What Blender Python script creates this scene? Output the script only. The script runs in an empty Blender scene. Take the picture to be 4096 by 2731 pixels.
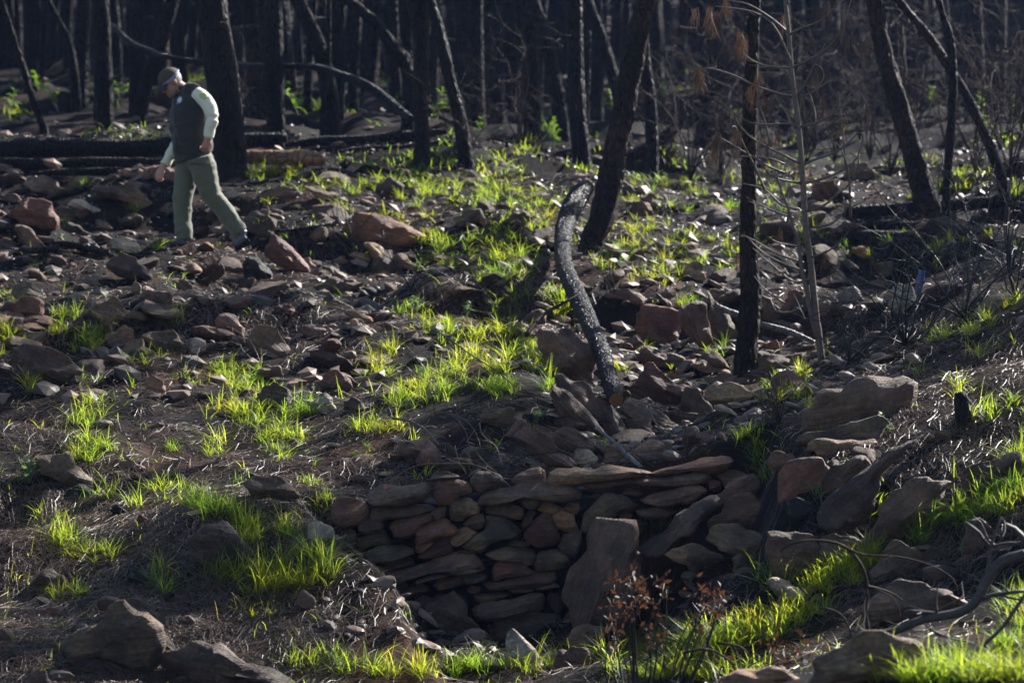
import bpy, math, random
import numpy as np
from mathutils import Vector, Matrix

# ------------------------------------------------------------------ camera, light, sky
SC = bpy.context.scene
COL = SC.collection
R = math.radians
F_PX = 2844.0                       # 100 mm lens on a 36 mm frame, 1024 px wide
PITCH = R(-2.0)
cam_d = bpy.data.cameras.new('camera')
cam_d.sensor_width = 36.0
cam_d.lens = 36.0 * F_PX / 1024.0
cam_d.clip_start = 0.1
cam_d.clip_end = 600.0
cam_d.dof.use_dof = True
cam_d.dof.focus_distance = 17.2
cam_d.dof.aperture_fstop = 3.2
cam_d.dof.aperture_blades = 8
cam = bpy.data.objects.new('camera', cam_d)
COL.objects.link(cam)
cam.location = (0, 0, 0)
cam.rotation_euler = (math.pi / 2 + PITCH, 0, 0)
SC.camera = cam

SUN_AZ = 46.0      # degrees to the right of the view direction, behind the forest
SUN_EL = 35.0
world = bpy.data.worlds.new('World')
SC.world = world
world.use_nodes = True
wn = world.node_tree.nodes
wl = world.node_tree.links
wn.clear()
sky = wn.new('ShaderNodeTexSky')
sky.sky_type = 'NISHITA'
sky.sun_disc = False
sky.sun_elevation = R(SUN_EL)
sky.sun_rotation = R(SUN_AZ)
sky.altitude = 400
bg = wn.new('ShaderNodeBackground')
bg.inputs['Strength'].default_value = 0.056
wo = wn.new('ShaderNodeOutputWorld')
wl.new(sky.outputs[0], bg.inputs[0])
wl.new(bg.outputs[0], wo.inputs[0])
sun_d = bpy.data.lights.new('sun', 'SUN')
sun_d.energy = 5.0
sun_d.angle = R(0.53)
sun_d.color = (1.0, 0.965, 0.91)
sun = bpy.data.objects.new('sun', sun_d)
COL.objects.link(sun)
SDIR = Vector((math.sin(R(SUN_AZ)) * math.cos(R(SUN_EL)), math.cos(R(SUN_AZ)) * math.cos(R(SUN_EL)), math.sin(R(SUN_EL))))
sun.rotation_euler = SDIR.to_track_quat('Z', 'Y').to_euler()
sun.location = SDIR * 60
vs = SC.view_settings
vs.view_transform = 'Standard'
vs.look = 'None'
vs.gamma = 1.0
vs.exposure = 1.45
HAZE = 0.00028
vs.use_curve_mapping = False
cy = SC.cycles
cy.use_denoising = True
cy.max_bounces = 6
cy.diffuse_bounces = 3
cy.glossy_bounces = 2
cy.transmission_bounces = 4
cy.volume_bounces = 0
cy.transparent_max_bounces = 8
cy.caustics_reflective = False
cy.caustics_refractive = False
cy.sample_clamp_indirect = 4.0

# ------------------------------------------------------------------ helpers
rng = np.random.default_rng(7)
random.seed(7)
CP, SP = math.cos(PITCH), math.sin(PITCH)

def ray(px, py):
    a = (np.asarray(px, float) - 512.0) / F_PX
    b = (341.0 - np.asarray(py, float)) / F_PX
    # camera forward (0, cos p, sin p), up (0, -sin p, cos p)
    return a, CP - b * SP, SP + b * CP

def at(px, py, y):
    a, f, u = ray(px, py)
    k = y / f
    return Vector((float(a * k), float(y), float(u * k)))

def ppm(y):
    return F_PX / y

CROPS = {'A': (0, 0, .1452), 'B': (341.5, 0, .1452), 'C': (683, 0, .1452), 'D': (0, 227.5, .1452),
         'E': (341.5, 227.5, .1452), 'F': (683, 227.5, .1452), 'G': (0, 455, .1452), 'H': (300, 445, .14351),
         'I': (525, 445, .14351), 'J': (683, 455, .1452), 'K': (500, 275, .12755), 'L': (525, 0, .17544),
         'M': (0, 162.5, .08768), 'N': (225, 187.5, .09565), 'P': (0, 0, .43537), 'Q': (137.5, 57.5, .126),
         'X': (0, 0, 1.0)}
def cr(c, pts):
    ox, oy, s = CROPS[c]
    return [(ox + p[0] * s, oy + p[1] * s) + tuple(q * s for q in p[2:3]) + tuple(p[3:]) for p in pts]

def hash3(ix, iy, iz, seed):
    h = (ix * 374761393 + iy * 668265263 + iz * 2147483647 + seed * 974634777) & 0xFFFFFFFF
    h = ((h ^ (h >> 13)) * 1274126177) & 0xFFFFFFFF
    h = ((h ^ (h >> 16)) * 2246822519) & 0xFFFFFFFF
    return ((h ^ (h >> 15)) & 0xFFFFFF) / 8388607.5 - 1.0

def vnoise(x, y, z, seed=0):
    x = np.asarray(x, float); y = np.asarray(y, float) + 0 * x; z = np.asarray(z, float) + 0 * x
    ix = np.floor(x).astype(np.int64); iy = np.floor(y).astype(np.int64); iz = np.floor(z).astype(np.int64)
    fx, fy, fz = x - ix, y - iy, z - iz
    fx = fx * fx * (3 - 2 * fx); fy = fy * fy * (3 - 2 * fy); fz = fz * fz * (3 - 2 * fz)
    r = 0
    for dx in (0, 1):
        wx = fx if dx else 1 - fx
        for dy in (0, 1):
            wy = fy if dy else 1 - fy
            for dz in (0, 1):
                wz = fz if dz else 1 - fz
                r = r + wx * wy * wz * hash3(ix + dx, iy + dy, iz + dz, seed)
    return r

def fbm(x, y, z, octv=3, seed=0, gain=.5):
    r = 0; a = 1.0; s = 1.0
    for i in range(octv):
        r = r + a * vnoise(x * s, y * s, z * s, seed + i * 17)
        a *= gain; s *= 2.03
    return r

# ------------------------------------------------------------------ terrain height
_A = []
def anc(px, py, d):
    p = at(px, py, d); _A.append((p.x, p.y, p.z))
for a in [(-150, 690, 14), (0, 690, 14.2), (150, 690, 14.6), (300, 690, 15.1), (400, 690, 15.2), (500, 692, 15), (600, 692, 14.6),
          (330, 480, 16.9), (330, 430, 18), (250, 420, 18.3), (300, 350, 20.8), (400, 340, 21.2), (480, 340, 21), (540, 330, 21.3),
          (600, 250, 25.5), (560, 300, 23), (650, 290, 23.5), (700, 250, 26), (450, 470, 17.1), (520, 468, 17.1), (600, 462, 17.1),
          (480, 455, 17.6), (560, 450, 17.7), (640, 440, 18.1), (650, 395, 20), (700, 400, 19.5), (740, 370, 21), (800, 335, 23),
          (860, 285, 25.5), (800, 280, 25.5), (700, 330, 22.5), (600, 400, 19.3), (420, 420, 18.6), (480, 400, 19), (540, 390, 19.3),
          (400, 250, 26), (300, 240, 27), (190, 250, 26.8), (400, 200, 29.5), (500, 180, 32), (600, 180, 32.5), (700, 190, 31),
          (860, 200, 31), (950, 190, 31), (1024, 205, 28), (0, 215, 27.5), (-250, 215, 27.5), (0, 330, 22), (-250, 330, 22),
          (100, 350, 21), (150, 300, 23.5), (0, 450, 18.3), (150, 450, 18.2), (-250, 450, 18), (150, 560, 16.3), (0, 560, 16.2),
          (-250, 560, 16), (240, 560, 16.2), (280, 620, 15.7), (100, 165, 30), (0, 168, 29.8), (200, 168, 30), (300, 164, 30.4), (-200, 165, 29.8), (380, 156, 31.2), (450, 158, 30.8), (100, 150, 33), (300, 148, 33.5), (0, 152, 32.5),
          (740, 480, 16.8), (800, 440, 17.0), (860, 398, 17.3), (940, 338, 17.6), (1024, 295, 17.6), (1250, 200, 17.6), (900, 480, 16.2),
          (960, 400, 16.8), (1000, 440, 16.0), (1024, 380, 16.6), (1250, 380, 15.6), (780, 560, 15.6), (870, 600, 14.6), (950, 560, 14.7),
          (1024, 500, 15.2), (1250, 500, 14.2), (940, 330, 18.8), (1024, 288, 19.2), (850, 380, 19.2), (1250, 200, 19.2), (820, 660, 13.3), (950, 660, 12.6), (1024, 640, 12.3), (1250, 640, 11.5),
          (900, 300, 24), (960, 260, 25), (1024, 235, 24.5), (1200, 190, 26), (700, 640, 14.4), (660, 690, 14)]:
    anc(*a)
for p in range(-900, 2001, 220):
    for py, d in ((125, 42), (72, 58), (-5, 82), (-110, 118), (-150, 150)):
        anc(p, py + (12 if p > 600 else 0), d)
for xx in (-25, -15, -8, 0, 8, 15, 25):
    _A.append((xx, 8.5, -2.3 + .012 * xx * xx)); _A.append((xx, 3, -1.9)); _A.append((xx, -4, -1.6)); _A.append((xx, -14, -1.2))
for yy in (12, 18, 25, 34):
    for sx in (-22, -13): _A.append((sx, yy, -2.1 + .155 * (yy - 14.5) + .02 * (-sx - 5)))
    for sx in (11, 20): _A.append((sx, yy, -1.3 + .14 * (yy - 14.5) + .05 * (sx - 5)))
_A = np.array(_A)
GX0, GX1, GY0, GY1, GS = -75.0, 75.0, -16.0, 152.0, 0.3
_gx = np.arange(GX0, GX1 + GS, GS); _gy = np.arange(GY0, GY1 + GS, GS)
def _mls(x, y):
    s = np.clip(.06 * y, .8, 12)[:, None]
    dx = _A[None, :, 0] - x[:, None]; dy = _A[None, :, 1] - y[:, None]
    d2 = (dx * dx + (.75 * dy) ** 2)
    w = np.exp(-d2 / (2 * s * s)) + 1e-7 / (1 + d2 / (s * s)) ** 2
    z = _A[None, :, 2]
    S0 = w.sum(1); Sx = (w * dx).sum(1); Sy = (w * dy).sum(1)
    Sxx = (w * dx * dx).sum(1); Sxy = (w * dx * dy).sum(1); Syy = (w * dy * dy).sum(1)
    lam = .25 * S0 * s[:, 0] ** 2
    B0 = (w * z).sum(1); B1 = (w * dx * z).sum(1); B2 = (w * dy * z).sum(1)
    M = np.empty((len(x), 3, 3)); M[:, 0, 0] = S0; M[:, 0, 1] = M[:, 1, 0] = Sx; M[:, 0, 2] = M[:, 2, 0] = Sy
    M[:, 1, 1] = Sxx + lam; M[:, 1, 2] = M[:, 2, 1] = Sxy; M[:, 2, 2] = Syy + lam * .15
    return np.linalg.solve(M, np.stack([B0, B1, B2], 1)[:, :, None])[:, 0, 0]
_X, _Y = np.meshgrid(_gx, _gy)
_Z = np.concatenate([_mls(a, b) for a, b in zip(np.array_split(_X.ravel(), 60), np.array_split(_Y.ravel(), 60))]).reshape(_X.shape)

def sstep(a, b, x):
    t = np.clip((x - a) / (b - a), 0, 1)
    return t * t * (3 - 2 * t)

WALL_Y = 16.7
CHAN = [tuple(at(a, 400, b))[:2] for a, b in ((600, 18.0), (670, 19.6), (740, 21.2), (815, 23), (885, 26.2))]
# low banks of ash and soil that the fallen logs rest on
BERM = [(at(a, b, y), at(c, d, y)) for a, b, c, d, y in ((-60, 167, 120, 166, 30.0), (120, 166, 290, 150, 30.0), (236, 167, 326, 168, 29.3), (285, 150, 450, 137, 32.0), (330, 155, 465, 146, 31.0))]
def ground(x, y, detail=True):
    x = np.asarray(x, float); y = np.asarray(y, float)
    u = np.clip((x - GX0) / GS, 0, len(_gx) - 1.001); v = np.clip((y - GY0) / GS, 0, len(_gy) - 1.001)
    i = u.astype(int); j = v.astype(int); fu = u - i; fv = v - j
    z = (_Z[j, i] * (1 - fu) + _Z[j, i + 1] * fu) * (1 - fv) + (_Z[j + 1, i] * (1 - fu) + _Z[j + 1, i + 1] * fu) * fv
    if detail:
        far = np.clip(y / 18.0, .8, 3)
        d = .1 * vnoise(x / .9, y / 1.1, 0, 3) + .045 * vnoise(x / .37, y / .45, 0, 4) + .02 * vnoise(x / .15, y / .17, 0, 5)
        # little terraces where the soil has slipped
        t = vnoise(x / 1.7, y / 1.5, 0, 9)
        d = d + .1 * np.tanh(5 * t)
        z = z + d * np.clip(far, .8, 1.6)
    ch = np.full(x.shape, 9.0)      # the channel of the gully above the wall
    for (ax, ay), (bx, by) in zip(CHAN, CHAN[1:]):
        t = np.clip(((x - ax) * (bx - ax) + (y - ay) * (by - ay)) / ((bx - ax) ** 2 + (by - ay) ** 2), 0, 1)
        ch = np.minimum(ch, np.hypot(x - ax - t * (bx - ax), y - ay - t * (by - ay)))
    z = z - .2 * np.exp(-(ch / .75) ** 2)
    for A_, B_ in BERM:
        ex, ey = B_.x - A_.x, B_.y - A_.y; t = ((x - A_.x) * ex + (y - A_.y) * ey) / (ex * ex + ey * ey); tc = np.clip(t, 0, 1)
        dd = np.hypot(x - A_.x - tc * ex, y - A_.y - tc * ey)
        z = np.maximum(z, A_.z + (B_.z - A_.z) * tc + .01 - np.where(y > A_.y, .22, .55) * np.maximum(dd - .12, 0) + .03 * vnoise(x / .3, y / .3, 0, 12))
    m = sstep(-1.35, -1.02, x) * (1 - sstep(1.25, 1.6, x)) * (1 - sstep(16.85, 16.98, y)) * sstep(13.9, 15.2, y)
    fl = -2.31 + .5 * sstep(.65, 1.3, x) + .62 * (1 - sstep(-1.05, -.3, x)) + .10 * vnoise(x / .25, y / .3, 0, 8) + .03 * vnoise(x / .4, y / .4, 0, 6) + .02 * vnoise(x / .13, y / .13, 0, 7)
    return z * (1 - m) + np.minimum(z, fl) * m

def gz(x, y):
    return float(ground(np.array([x]), np.array([y]))[0])

_steps = np.concatenate([np.arange(9.0, 34, .06), np.arange(34, 150, .35)])
def cast(px, py):
    """world points where the camera rays through the pixels meet the ground"""
    px = np.atleast_1d(np.asarray(px, float)); py = np.atleast_1d(np.asarray(py, float))
    out = np.empty((len(px), 3))
    for s in range(0, len(px), 400):
        a, f, u = ray(px[s:s + 400], py[s:s + 400])
        Y = np.broadcast_to(_steps[None, :], (len(a), len(_steps)))
        X = (a / f)[:, None] * Y; Z = (u / f)[:, None] * Y
        hit = Z <= ground(X, Y)
        k = np.where(hit.any(1), hit.argmax(1), len(_steps) - 1)
        r = np.arange(len(a))
        out[s:s + 400, 0] = X[r, k]; out[s:s + 400, 1] = Y[r, k]; out[s:s + 400, 2] = ground(X[r, k], Y[r, k])
    return out
def cast1(px, py):
    return Vector(cast(px, py)[0])

# ------------------------------------------------------------------ mesh building
class MB:
    def __init__(s): s.v = []; s.f = []; s.n = 0
    def add(s, v, f):
        v = np.asarray(v, float).reshape(-1, 3)
        s.v.append(v); s.f.extend([tuple(int(i) + s.n for i in q) for q in f]); s.n += len(v)
    def mesh(s, name, sharp=None, smooth=True):
        me = bpy.data.meshes.new(name)
        V = np.concatenate(s.v) if s.v else np.zeros((0, 3))
        me.from_pydata(V.tolist(), [], s.f)
        if smooth:
            me.polygons.foreach_set('use_smooth', [True] * len(me.polygons))
            if sharp: me.set_sharp_from_angle(angle=R(sharp))
        me.update()
        return me

def quads_mesh(name, V, Q, smooth=True):
    """fast mesh from numpy arrays of faces that all have the same corner count"""
    V = np.asarray(V, np.float32); Q = np.asarray(Q, np.int32)
    me = bpy.data.meshes.new(name)
    me.vertices.add(len(V)); me.vertices.foreach_set('co', V.ravel())
    k = Q.shape[1]
    me.loops.add(Q.size); me.loops.foreach_set('vertex_index', Q.ravel())
    me.polygons.add(len(Q)); me.polygons.foreach_set('loop_start', np.arange(0, Q.size, k, dtype=np.int32))
    me.polygons.foreach_set('use_smooth', np.full(len(Q), smooth))
    me.update(calc_edges=True)
    return me

def link(name, me, mat, parent=None, loc=(0, 0, 0), rot=(0, 0, 0), label=None, cat=None, group=None, kind=None, color=None):
    o = bpy.data.objects.new(name, me)
    COL.objects.link(o)
    if me is not None and mat is not None and len(me.materials) == 0: me.materials.append(mat)
    o.location = loc; o.rotation_euler = rot
    if parent is not None: o.parent = parent
    if label: o['label'] = label
    if cat: o['category'] = cat
    if group: o['group'] = group
    if kind: o['kind'] = kind
    if color: o.color = (*color, 1)
    return o
def empty(name, loc, label, cat, group=None):
    return link(name, None, None, None, loc, (0, 0, 0), label, cat, group)

def tube(mb, pts, radii, sides=8, rough=0.0, rscale=3.0, seed=0, cap=True, flat=1.0, org=(0, 0, 0), cells=None):
    """a tapering tube along points, with a bark-like uneven surface"""
    P = np.array([tuple(p) for p in pts], float); n = len(P)
    rad = np.asarray(radii, float)
    T = np.gradient(P, axis=0); T /= np.linalg.norm(T, axis=1)[:, None] + 1e-9
    ref = np.array([0, 0, 1.0]) if abs(T[:, 2]).mean() < .8 else np.array([0, 1.0, 0])
    N = np.cross(T, ref); N /= np.linalg.norm(N, axis=1)[:, None] + 1e-9
    B = np.cross(T, N)
    an = np.arange(sides) * 2 * math.pi / sides
    L = np.concatenate([[0], np.cumsum(np.linalg.norm(np.diff(P, axis=0), axis=1))])
    c, s_ = np.cos(an), np.sin(an)
    rr = np.repeat(rad[:, None], sides, 1)
    if rough:
        rm = rad.mean()
        q = vnoise(c[None, :] * rscale + 5.1 * seed, s_[None, :] * rscale, (L / max(rm, .01) * .35)[:, None] + 0 * c, seed)
        q2 = vnoise(c[None, :] * rscale * 2.7, s_[None, :] * rscale * 2.7 + seed, (L / max(rm, .01) * .9)[:, None] + 0 * c, seed + 1)
        rr = rr * (1 + rough * (q + .6 * q2))
    if cells:                       # cracked plates of char or bark, in metres
        fq, fz, amp = cells; cx_ = c[None, :] * rad[:, None]; sx_ = s_[None, :] * rad[:, None]; Lz = L[:, None] + 0 * cx_
        q = np.abs(vnoise(cx_ * fq + seed, sx_ * fq, Lz * fz, seed + 5)) + .6 * np.abs(vnoise(cx_ * fq * 2.1, sx_ * fq * 2.1 + seed, Lz * fz * 2.1, seed + 6))
        rr = rr + amp * (np.minimum(q, .45) / .45 - .6)
    V = P[:, None, :] + rr[:, :, None] * (c[None, :, None] * N[:, None, :] + flat * s_[None, :, None] * B[:, None, :])
    f = []
    for i in range(n - 1):
        for k in range(sides):
            a = i * sides + k; b = i * sides + (k + 1) % sides
            f.append((a, b, b + sides, a + sides))
    V = V.reshape(-1, 3) - np.array(org)
    if cap:
        f.append(tuple(range(sides))[::-1]); f.append(tuple((n - 1) * sides + k for k in range(sides)))
    mb.add(V, f)

def spline(pts, step):
    """Catmull-Rom resample; extra columns (radius) are carried along"""
    P = np.array([tuple(p) for p in pts], float)
    if len(P) == 2: P = np.array([P[0], (P[0] + P[1]) / 2, P[1]])
    Q = np.vstack([2 * P[0] - P[1], P, 2 * P[-1] - P[-2]])
    out = []
    for i in range(len(P) - 1):
        a, b, c, d = Q[i], Q[i + 1], Q[i + 2], Q[i + 3]
        n = max(2, int(np.linalg.norm((c - b)[:3]) / step))
        for t in np.arange(n) / n:
            out.append(.5 * ((2 * b) + (-a + c) * t + (2 * a - 5 * b + 4 * c - d) * t * t + (-a + 3 * b - 3 * c + d) * t ** 3))
    out.append(P[-1])
    return np.array(out)

# ------------------------------------------------------------------ materials
def mat_new(name):
    m = bpy.data.materials.new(name); m.use_nodes = True
    nt = m.node_tree; nt.nodes.clear()
    out = nt.nodes.new('ShaderNodeOutputMaterial')
    return m, nt, out
def nd(nt, t, **kw):
    n = nt.nodes.new(t)
    for k, v in kw.items():
        if k.startswith('_'): setattr(n, k[1:], v)
        else: n.inputs[k.replace('__', ' ')].default_value = v
    return n
def ramp(nt, src, stops):
    r = nt.nodes.new('ShaderNodeValToRGB')
    e = r.color_ramp.elements
    while len(e) < len(stops): e.new(.5)
    for k, (p, c) in enumerate(stops):
        e[k].position = p; e[k].color = (*c, 1) if len(c) == 3 else c
    nt.links.new(src, r.inputs[0])
    return r.outputs[0]
def mixc(nt, fac, a, b, mode='MIX'):
    m = nt.nodes.new('ShaderNodeMix'); m.data_type = 'RGBA'; m.blend_type = mode
    for sock, v in ((m.inputs[0], fac), (m.inputs[6], a), (m.inputs[7], b)):
        if hasattr(v, 'is_linked'): nt.links.new(v, sock)
        elif isinstance(v, (int, float)): sock.default_value = v
        else: sock.default_value = (*v, 1)
    return m.outputs[2]
def texco(nt, kind='Object', scale=(1, 1, 1)):
    t = nt.nodes.new('ShaderNodeTexCoord'); mp = nt.nodes.new('ShaderNodeMapping')
    mp.inputs['Scale'].default_value = scale
    nt.links.new(t.outputs[kind], mp.inputs[0])
    return mp.outputs[0]
def noise(nt, vec, scale, detail=4, rough=.55, dist=0):
    n = nd(nt, 'ShaderNodeTexNoise', Scale=scale, Detail=detail, Roughness=rough, Distortion=dist)
    nt.links.new(vec, n.inputs['Vector'])
    return n.outputs[0]
def vor(nt, vec, scale, feat='F1'):
    n = nd(nt, 'ShaderNodeTexVoronoi', Scale=scale); n.feature = feat
    nt.links.new(vec, n.inputs['Vector'])
    return n.outputs[0]
def bump(nt, h, dist, strength=1.0, prev=None):
    b = nd(nt, 'ShaderNodeBump', Strength=strength, Distance=dist)
    nt.links.new(h, b.inputs['Height'])
    if prev is not None: nt.links.new(prev, b.inputs['Normal'])
    return b.outputs[0]
def principled(nt, out, color, rough=.7, spec=.4, normal=None, **kw):
    p = nt.nodes.new('ShaderNodeBsdfPrincipled')
    for sock, v in (('Base Color', color), ('Roughness', rough), ('Specular IOR Level', spec)):
        if hasattr(v, 'is_linked'): nt.links.new(v, p.inputs[sock])
        elif isinstance(v, (int, float)): p.inputs[sock].default_value = v
        else: p.inputs[sock].default_value = (*v, 1)
    for k, v in kw.items(): p.inputs[k.replace('__', ' ')].default_value = v
    if normal is not None: nt.links.new(normal, p.inputs['Normal'])
    nt.links.new(p.outputs[0], out.inputs['Surface'])
    return p

def make_rock_mat():
    m, nt, out = mat_new('weathered_rock')
    oi = nt.nodes.new('ShaderNodeObjectInfo')
    v = texco(nt, 'Object')
    # shift the pattern per object
    add = nt.nodes.new('ShaderNodeVectorMath'); add.operation = 'ADD'
    cmb = nt.nodes.new('ShaderNodeCombineXYZ')
    mul = nd(nt, 'ShaderNodeMath', _operation='MULTIPLY'); mul.inputs[1].default_value = 40
    nt.links.new(oi.outputs['Random'], mul.inputs[0])
    for k in range(3): nt.links.new(mul.outputs[0], cmb.inputs[k])
    nt.links.new(v, add.inputs[0]); nt.links.new(cmb.outputs[0], add.inputs[1])
    v = add.outputs[0]
    st = nt.nodes.new('ShaderNodeMapping'); st.inputs['Scale'].default_value = (3, 6, 26)
    nt.links.new(v, st.inputs[0]); vs_ = st.outputs[0]
    big = noise(nt, v, 5, 5, .6)
    fine = noise(nt, v, 45, 6, .7)
    strat = noise(nt, vs_, 2.2, 5, .6, .4)
    c = mixc(nt, 1.0, oi.outputs['Color'], ramp(nt, big, [(.3, (.5, .47, .45)), (.5, (.95, .92, .9)), (.72, (1.5, 1.35, 1.2))]), 'MULTIPLY')
    c = mixc(nt, .8, c, ramp(nt, strat, [(.3, (.55, .55, .55)), (.55, (1, 1, 1)), (.75, (1.3, 1.25, 1.2))]), 'MULTIPLY')
    c = mixc(nt, .75, c, ramp(nt, fine, [(.3, (.45, .45, .45)), (.52, (1, 1, 1)), (.7, (1.6, 1.55, 1.5))]), 'MULTIPLY')
    soot = ramp(nt, noise(nt, v, 3.3, 6, .65), [(.51, (0, 0, 0)), (.63, (1, 1, 1))])
    c = mixc(nt, mixc(nt, 1, soot, (.65, .65, .65), 'MULTIPLY'), c, (.02, .018, .017))
    lich = ramp(nt, noise(nt, v, 13, 8, .75), [(.58, (0, 0, 0)), (.68, (1, 1, 1))])
    c = mixc(nt, mixc(nt, 1, lich, (.55, .55, .55), 'MULTIPLY'), c, (.3, .29, .26))
    nb = bump(nt, strat, .035, .9)
    nb = bump(nt, big, .03, .6, nb)
    nb = bump(nt, fine, .012, 1.0, nb)
    nb = bump(nt, vor(nt, v, 16, 'DISTANCE_TO_EDGE'), .006, .4, nb)
    principled(nt, out, c, .62, .35, nb)
    return m
def make_soil_mat():
    m, nt, out = mat_new('burnt_soil')
    v = texco(nt, 'Object')
    n1 = noise(nt, v, .9, 6, .6); n2 = noise(nt, v, 9, 6, .7); n3 = noise(nt, v, 60, 4, .7)
    c = ramp(nt, n1, [(.42, (.005, .0045, .0045)), (.55, (.012, .008, .0062)), (.66, (.05, .022, .013))])
    c = mixc(nt, .9, c, ramp(nt, n2, [(.3, (.4, .4, .4)), (.55, (1, 1, 1)), (.75, (1.7, 1.6, 1.5))]), 'MULTIPLY')
    ash = ramp(nt, noise(nt, v, 3.1, 7, .75), [(.64, (0, 0, 0)), (.74, (.4, .4, .4))])
    c = mixc(nt, ash, c, (.1, .09, .085))
    nb = bump(nt, n2, .03, .8); nb = bump(nt, n3, .008, .8, nb)
    principled(nt, out, c, .85, .1, nb)
    return m
def make_bark_mat(name, dark, mid, light, rough, vs_=(9, 9, 3.2), spec=.5, bd=.02, amount=(.5, .72)):
    m, nt, out = mat_new(name)
    v = texco(nt, 'Object'); v2 = texco(nt, 'Object', vs_)
    cell = vor(nt, v2, 2.4, 'DISTANCE_TO_EDGE')
    n1 = noise(nt, v, 2.3, 5, .6); n2 = noise(nt, v2, 5, 6, .7)
    c = ramp(nt, n1, [(.3, dark), (amount[0], mid), (amount[1], light)])
    c = mixc(nt, .9, c, ramp(nt, n2, [(.3, (.35, .35, .35)), (.6, (1.1, 1.1, 1.1)), (.8, (1.8, 1.8, 1.8))]), 'MULTIPLY')
    c = mixc(nt, ramp(nt, cell, [(0, (1, 1, 1)), (.09, (0, 0, 0))]), c, (.004, .004, .004))
    nb = bump(nt, ramp(nt, cell, [(0, (0, 0, 0)), (.25, (1, 1, 1))]), bd, 1.0)
    nb = bump(nt, n2, bd * .6, .8, nb)
    principled(nt, out, c, rough, spec, nb)
    return m
def make_leaf_mat(name, col_a, col_b, trans, rough=.45, tw=.5, straw=None):
    m, nt, out = mat_new(name)
    g = nt.nodes.new('ShaderNodeNewGeometry')
    c = ramp(nt, g.outputs['Random Per Island'], [(0, col_a), (1, col_b)] if straw is None else [(0, straw), (.05, straw), (.09, col_a), (1, col_b)])
    if straw is not None:          # the colour drifts from clump to clump
        pn = noise(nt, texco(nt, 'Object'), 1.7, 3, .6)
        c = mixc(nt, 1.0, c, ramp(nt, pn, [(.35, (.62, .85, .9)), (.5, (1, 1, 1)), (.66, (1.25, 1.02, .8))]), 'MULTIPLY')
    p = nt.nodes.new('ShaderNodeBsdfPrincipled')
    nt.links.new(c, p.inputs['Base Color']); p.inputs['Roughness'].default_value = rough
    t = nt.nodes.new('ShaderNodeBsdfTranslucent')
    tc = mixc(nt, 1, c, trans, 'MULTIPLY'); nt.links.new(tc, t.inputs['Color'])
    mx = nt.nodes.new('ShaderNodeMixShader'); mx.inputs[0].default_value = tw
    nt.links.new(p.outputs[0], mx.inputs[1]); nt.links.new(t.outputs[0], mx.inputs[2])
    nt.links.new(mx.outputs[0], out.inputs['Surface'])
    return m
def make_plain(name, col, rough=.7, spec=.4, var=.25, nscale=20, bd=.003, sheen=0):
    m, nt, out = mat_new(name)
    v = texco(nt, 'Object'); n = noise(nt, v, nscale, 5, .65)
    c = mixc(nt, 1.0, col, ramp(nt, n, [(.3, (1 - var,) * 3), (.7, (1 + var,) * 3)]), 'MULTIPLY')
    p = principled(nt, out, c, rough, spec, bump(nt, n, bd, .6))
    if sheen: p.inputs['Sheen Weight'].default_value = sheen
    return m

M_ROCK = make_rock_mat()
M_SOIL = make_soil_mat()
M_CHAR = make_bark_mat('charred_bark', (.006, .006, .007), (.016, .014, .013), (.04, .028, .02), .62, spec=.17, bd=.035)
M_FARBARK = make_bark_mat('sooty_bark', (.007, .007, .008), (.018, .016, .016), (.045, .033, .026), .75, spec=.16, bd=.04)
M_BROWNBARK = make_bark_mat('scorched_brown_bark', (.012, .010, .009), (.04, .027, .019), (.11, .065, .04), .7, spec=.18, bd=.035)
M_GLOSSCHAR = make_bark_mat('glossy_char', (.005, .006, .008), (.010, .011, .014), (.018, .018, .02), .33, (15, 15, 8), .22, .03)
M_WOOD = make_bark_mat('bare_scorched_wood', (.10, .05, .025), (.2, .1, .05), (.3, .17, .09), .6, (5, 5, 3), .4, .006, (.4, .6))
M_PALEWOOD = make_bark_mat('bleached_dead_wood', (.12, .11, .10), (.2, .18, .16), (.3, .28, .25), .55, (20, 20, 4), .4, .004)
M_CUT = make_plain('cut_wood', (.24, .12, .05), .65, .3, .25, 60)
M_TWIG = make_plain('scorched_twig', (.04, .028, .021), .8, .15, .4, 30)
M_BLACKTWIG = make_plain('black_twig', (.012, .011, .011), .5, .5, .3, 30)
M_SAPLING = make_plain('grey_sapling_bark', (.13, .1, .078), .6, .4, .45, 40)
M_GREYLIMB = make_plain('dull_grey_limb', (.06, .052, .047), .65, .35, .4, 40)
M_GRASS = make_leaf_mat('green_grass', (.06, .1, .018), (.17, .2, .04), (3.9, 3.8, 1.2), .42, .64, (.11, .1, .05))
M_HERB = make_leaf_mat('pale_green_leaf', (.10, .17, .07), (.17, .24, .12), (1.8, 1.9, 1.0), .5, .4)
M_SHRUB = make_leaf_mat('lime_shrub_leaf', (.10, .2, .02), (.2, .3, .05), (2.2, 2.2, .9), .45, .5)
M_DEADLEAF = make_leaf_mat('dead_brown_leaf', (.05, .024, .012), (.1, .043, .022), (1.2, 1.05, .8), .6, .35)
M_BROWNNEEDLE = make_leaf_mat('brown_needle', (.05, .03, .018), (.13, .075, .04), (1.5, 1.3, 1.1), .5, .3)
M_LITTER = make_leaf_mat('fallen_pine_needle', (.045, .03, .021), (.17, .115, .08), (1.2, 1.1, 1.0), .45, .15)
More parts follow.
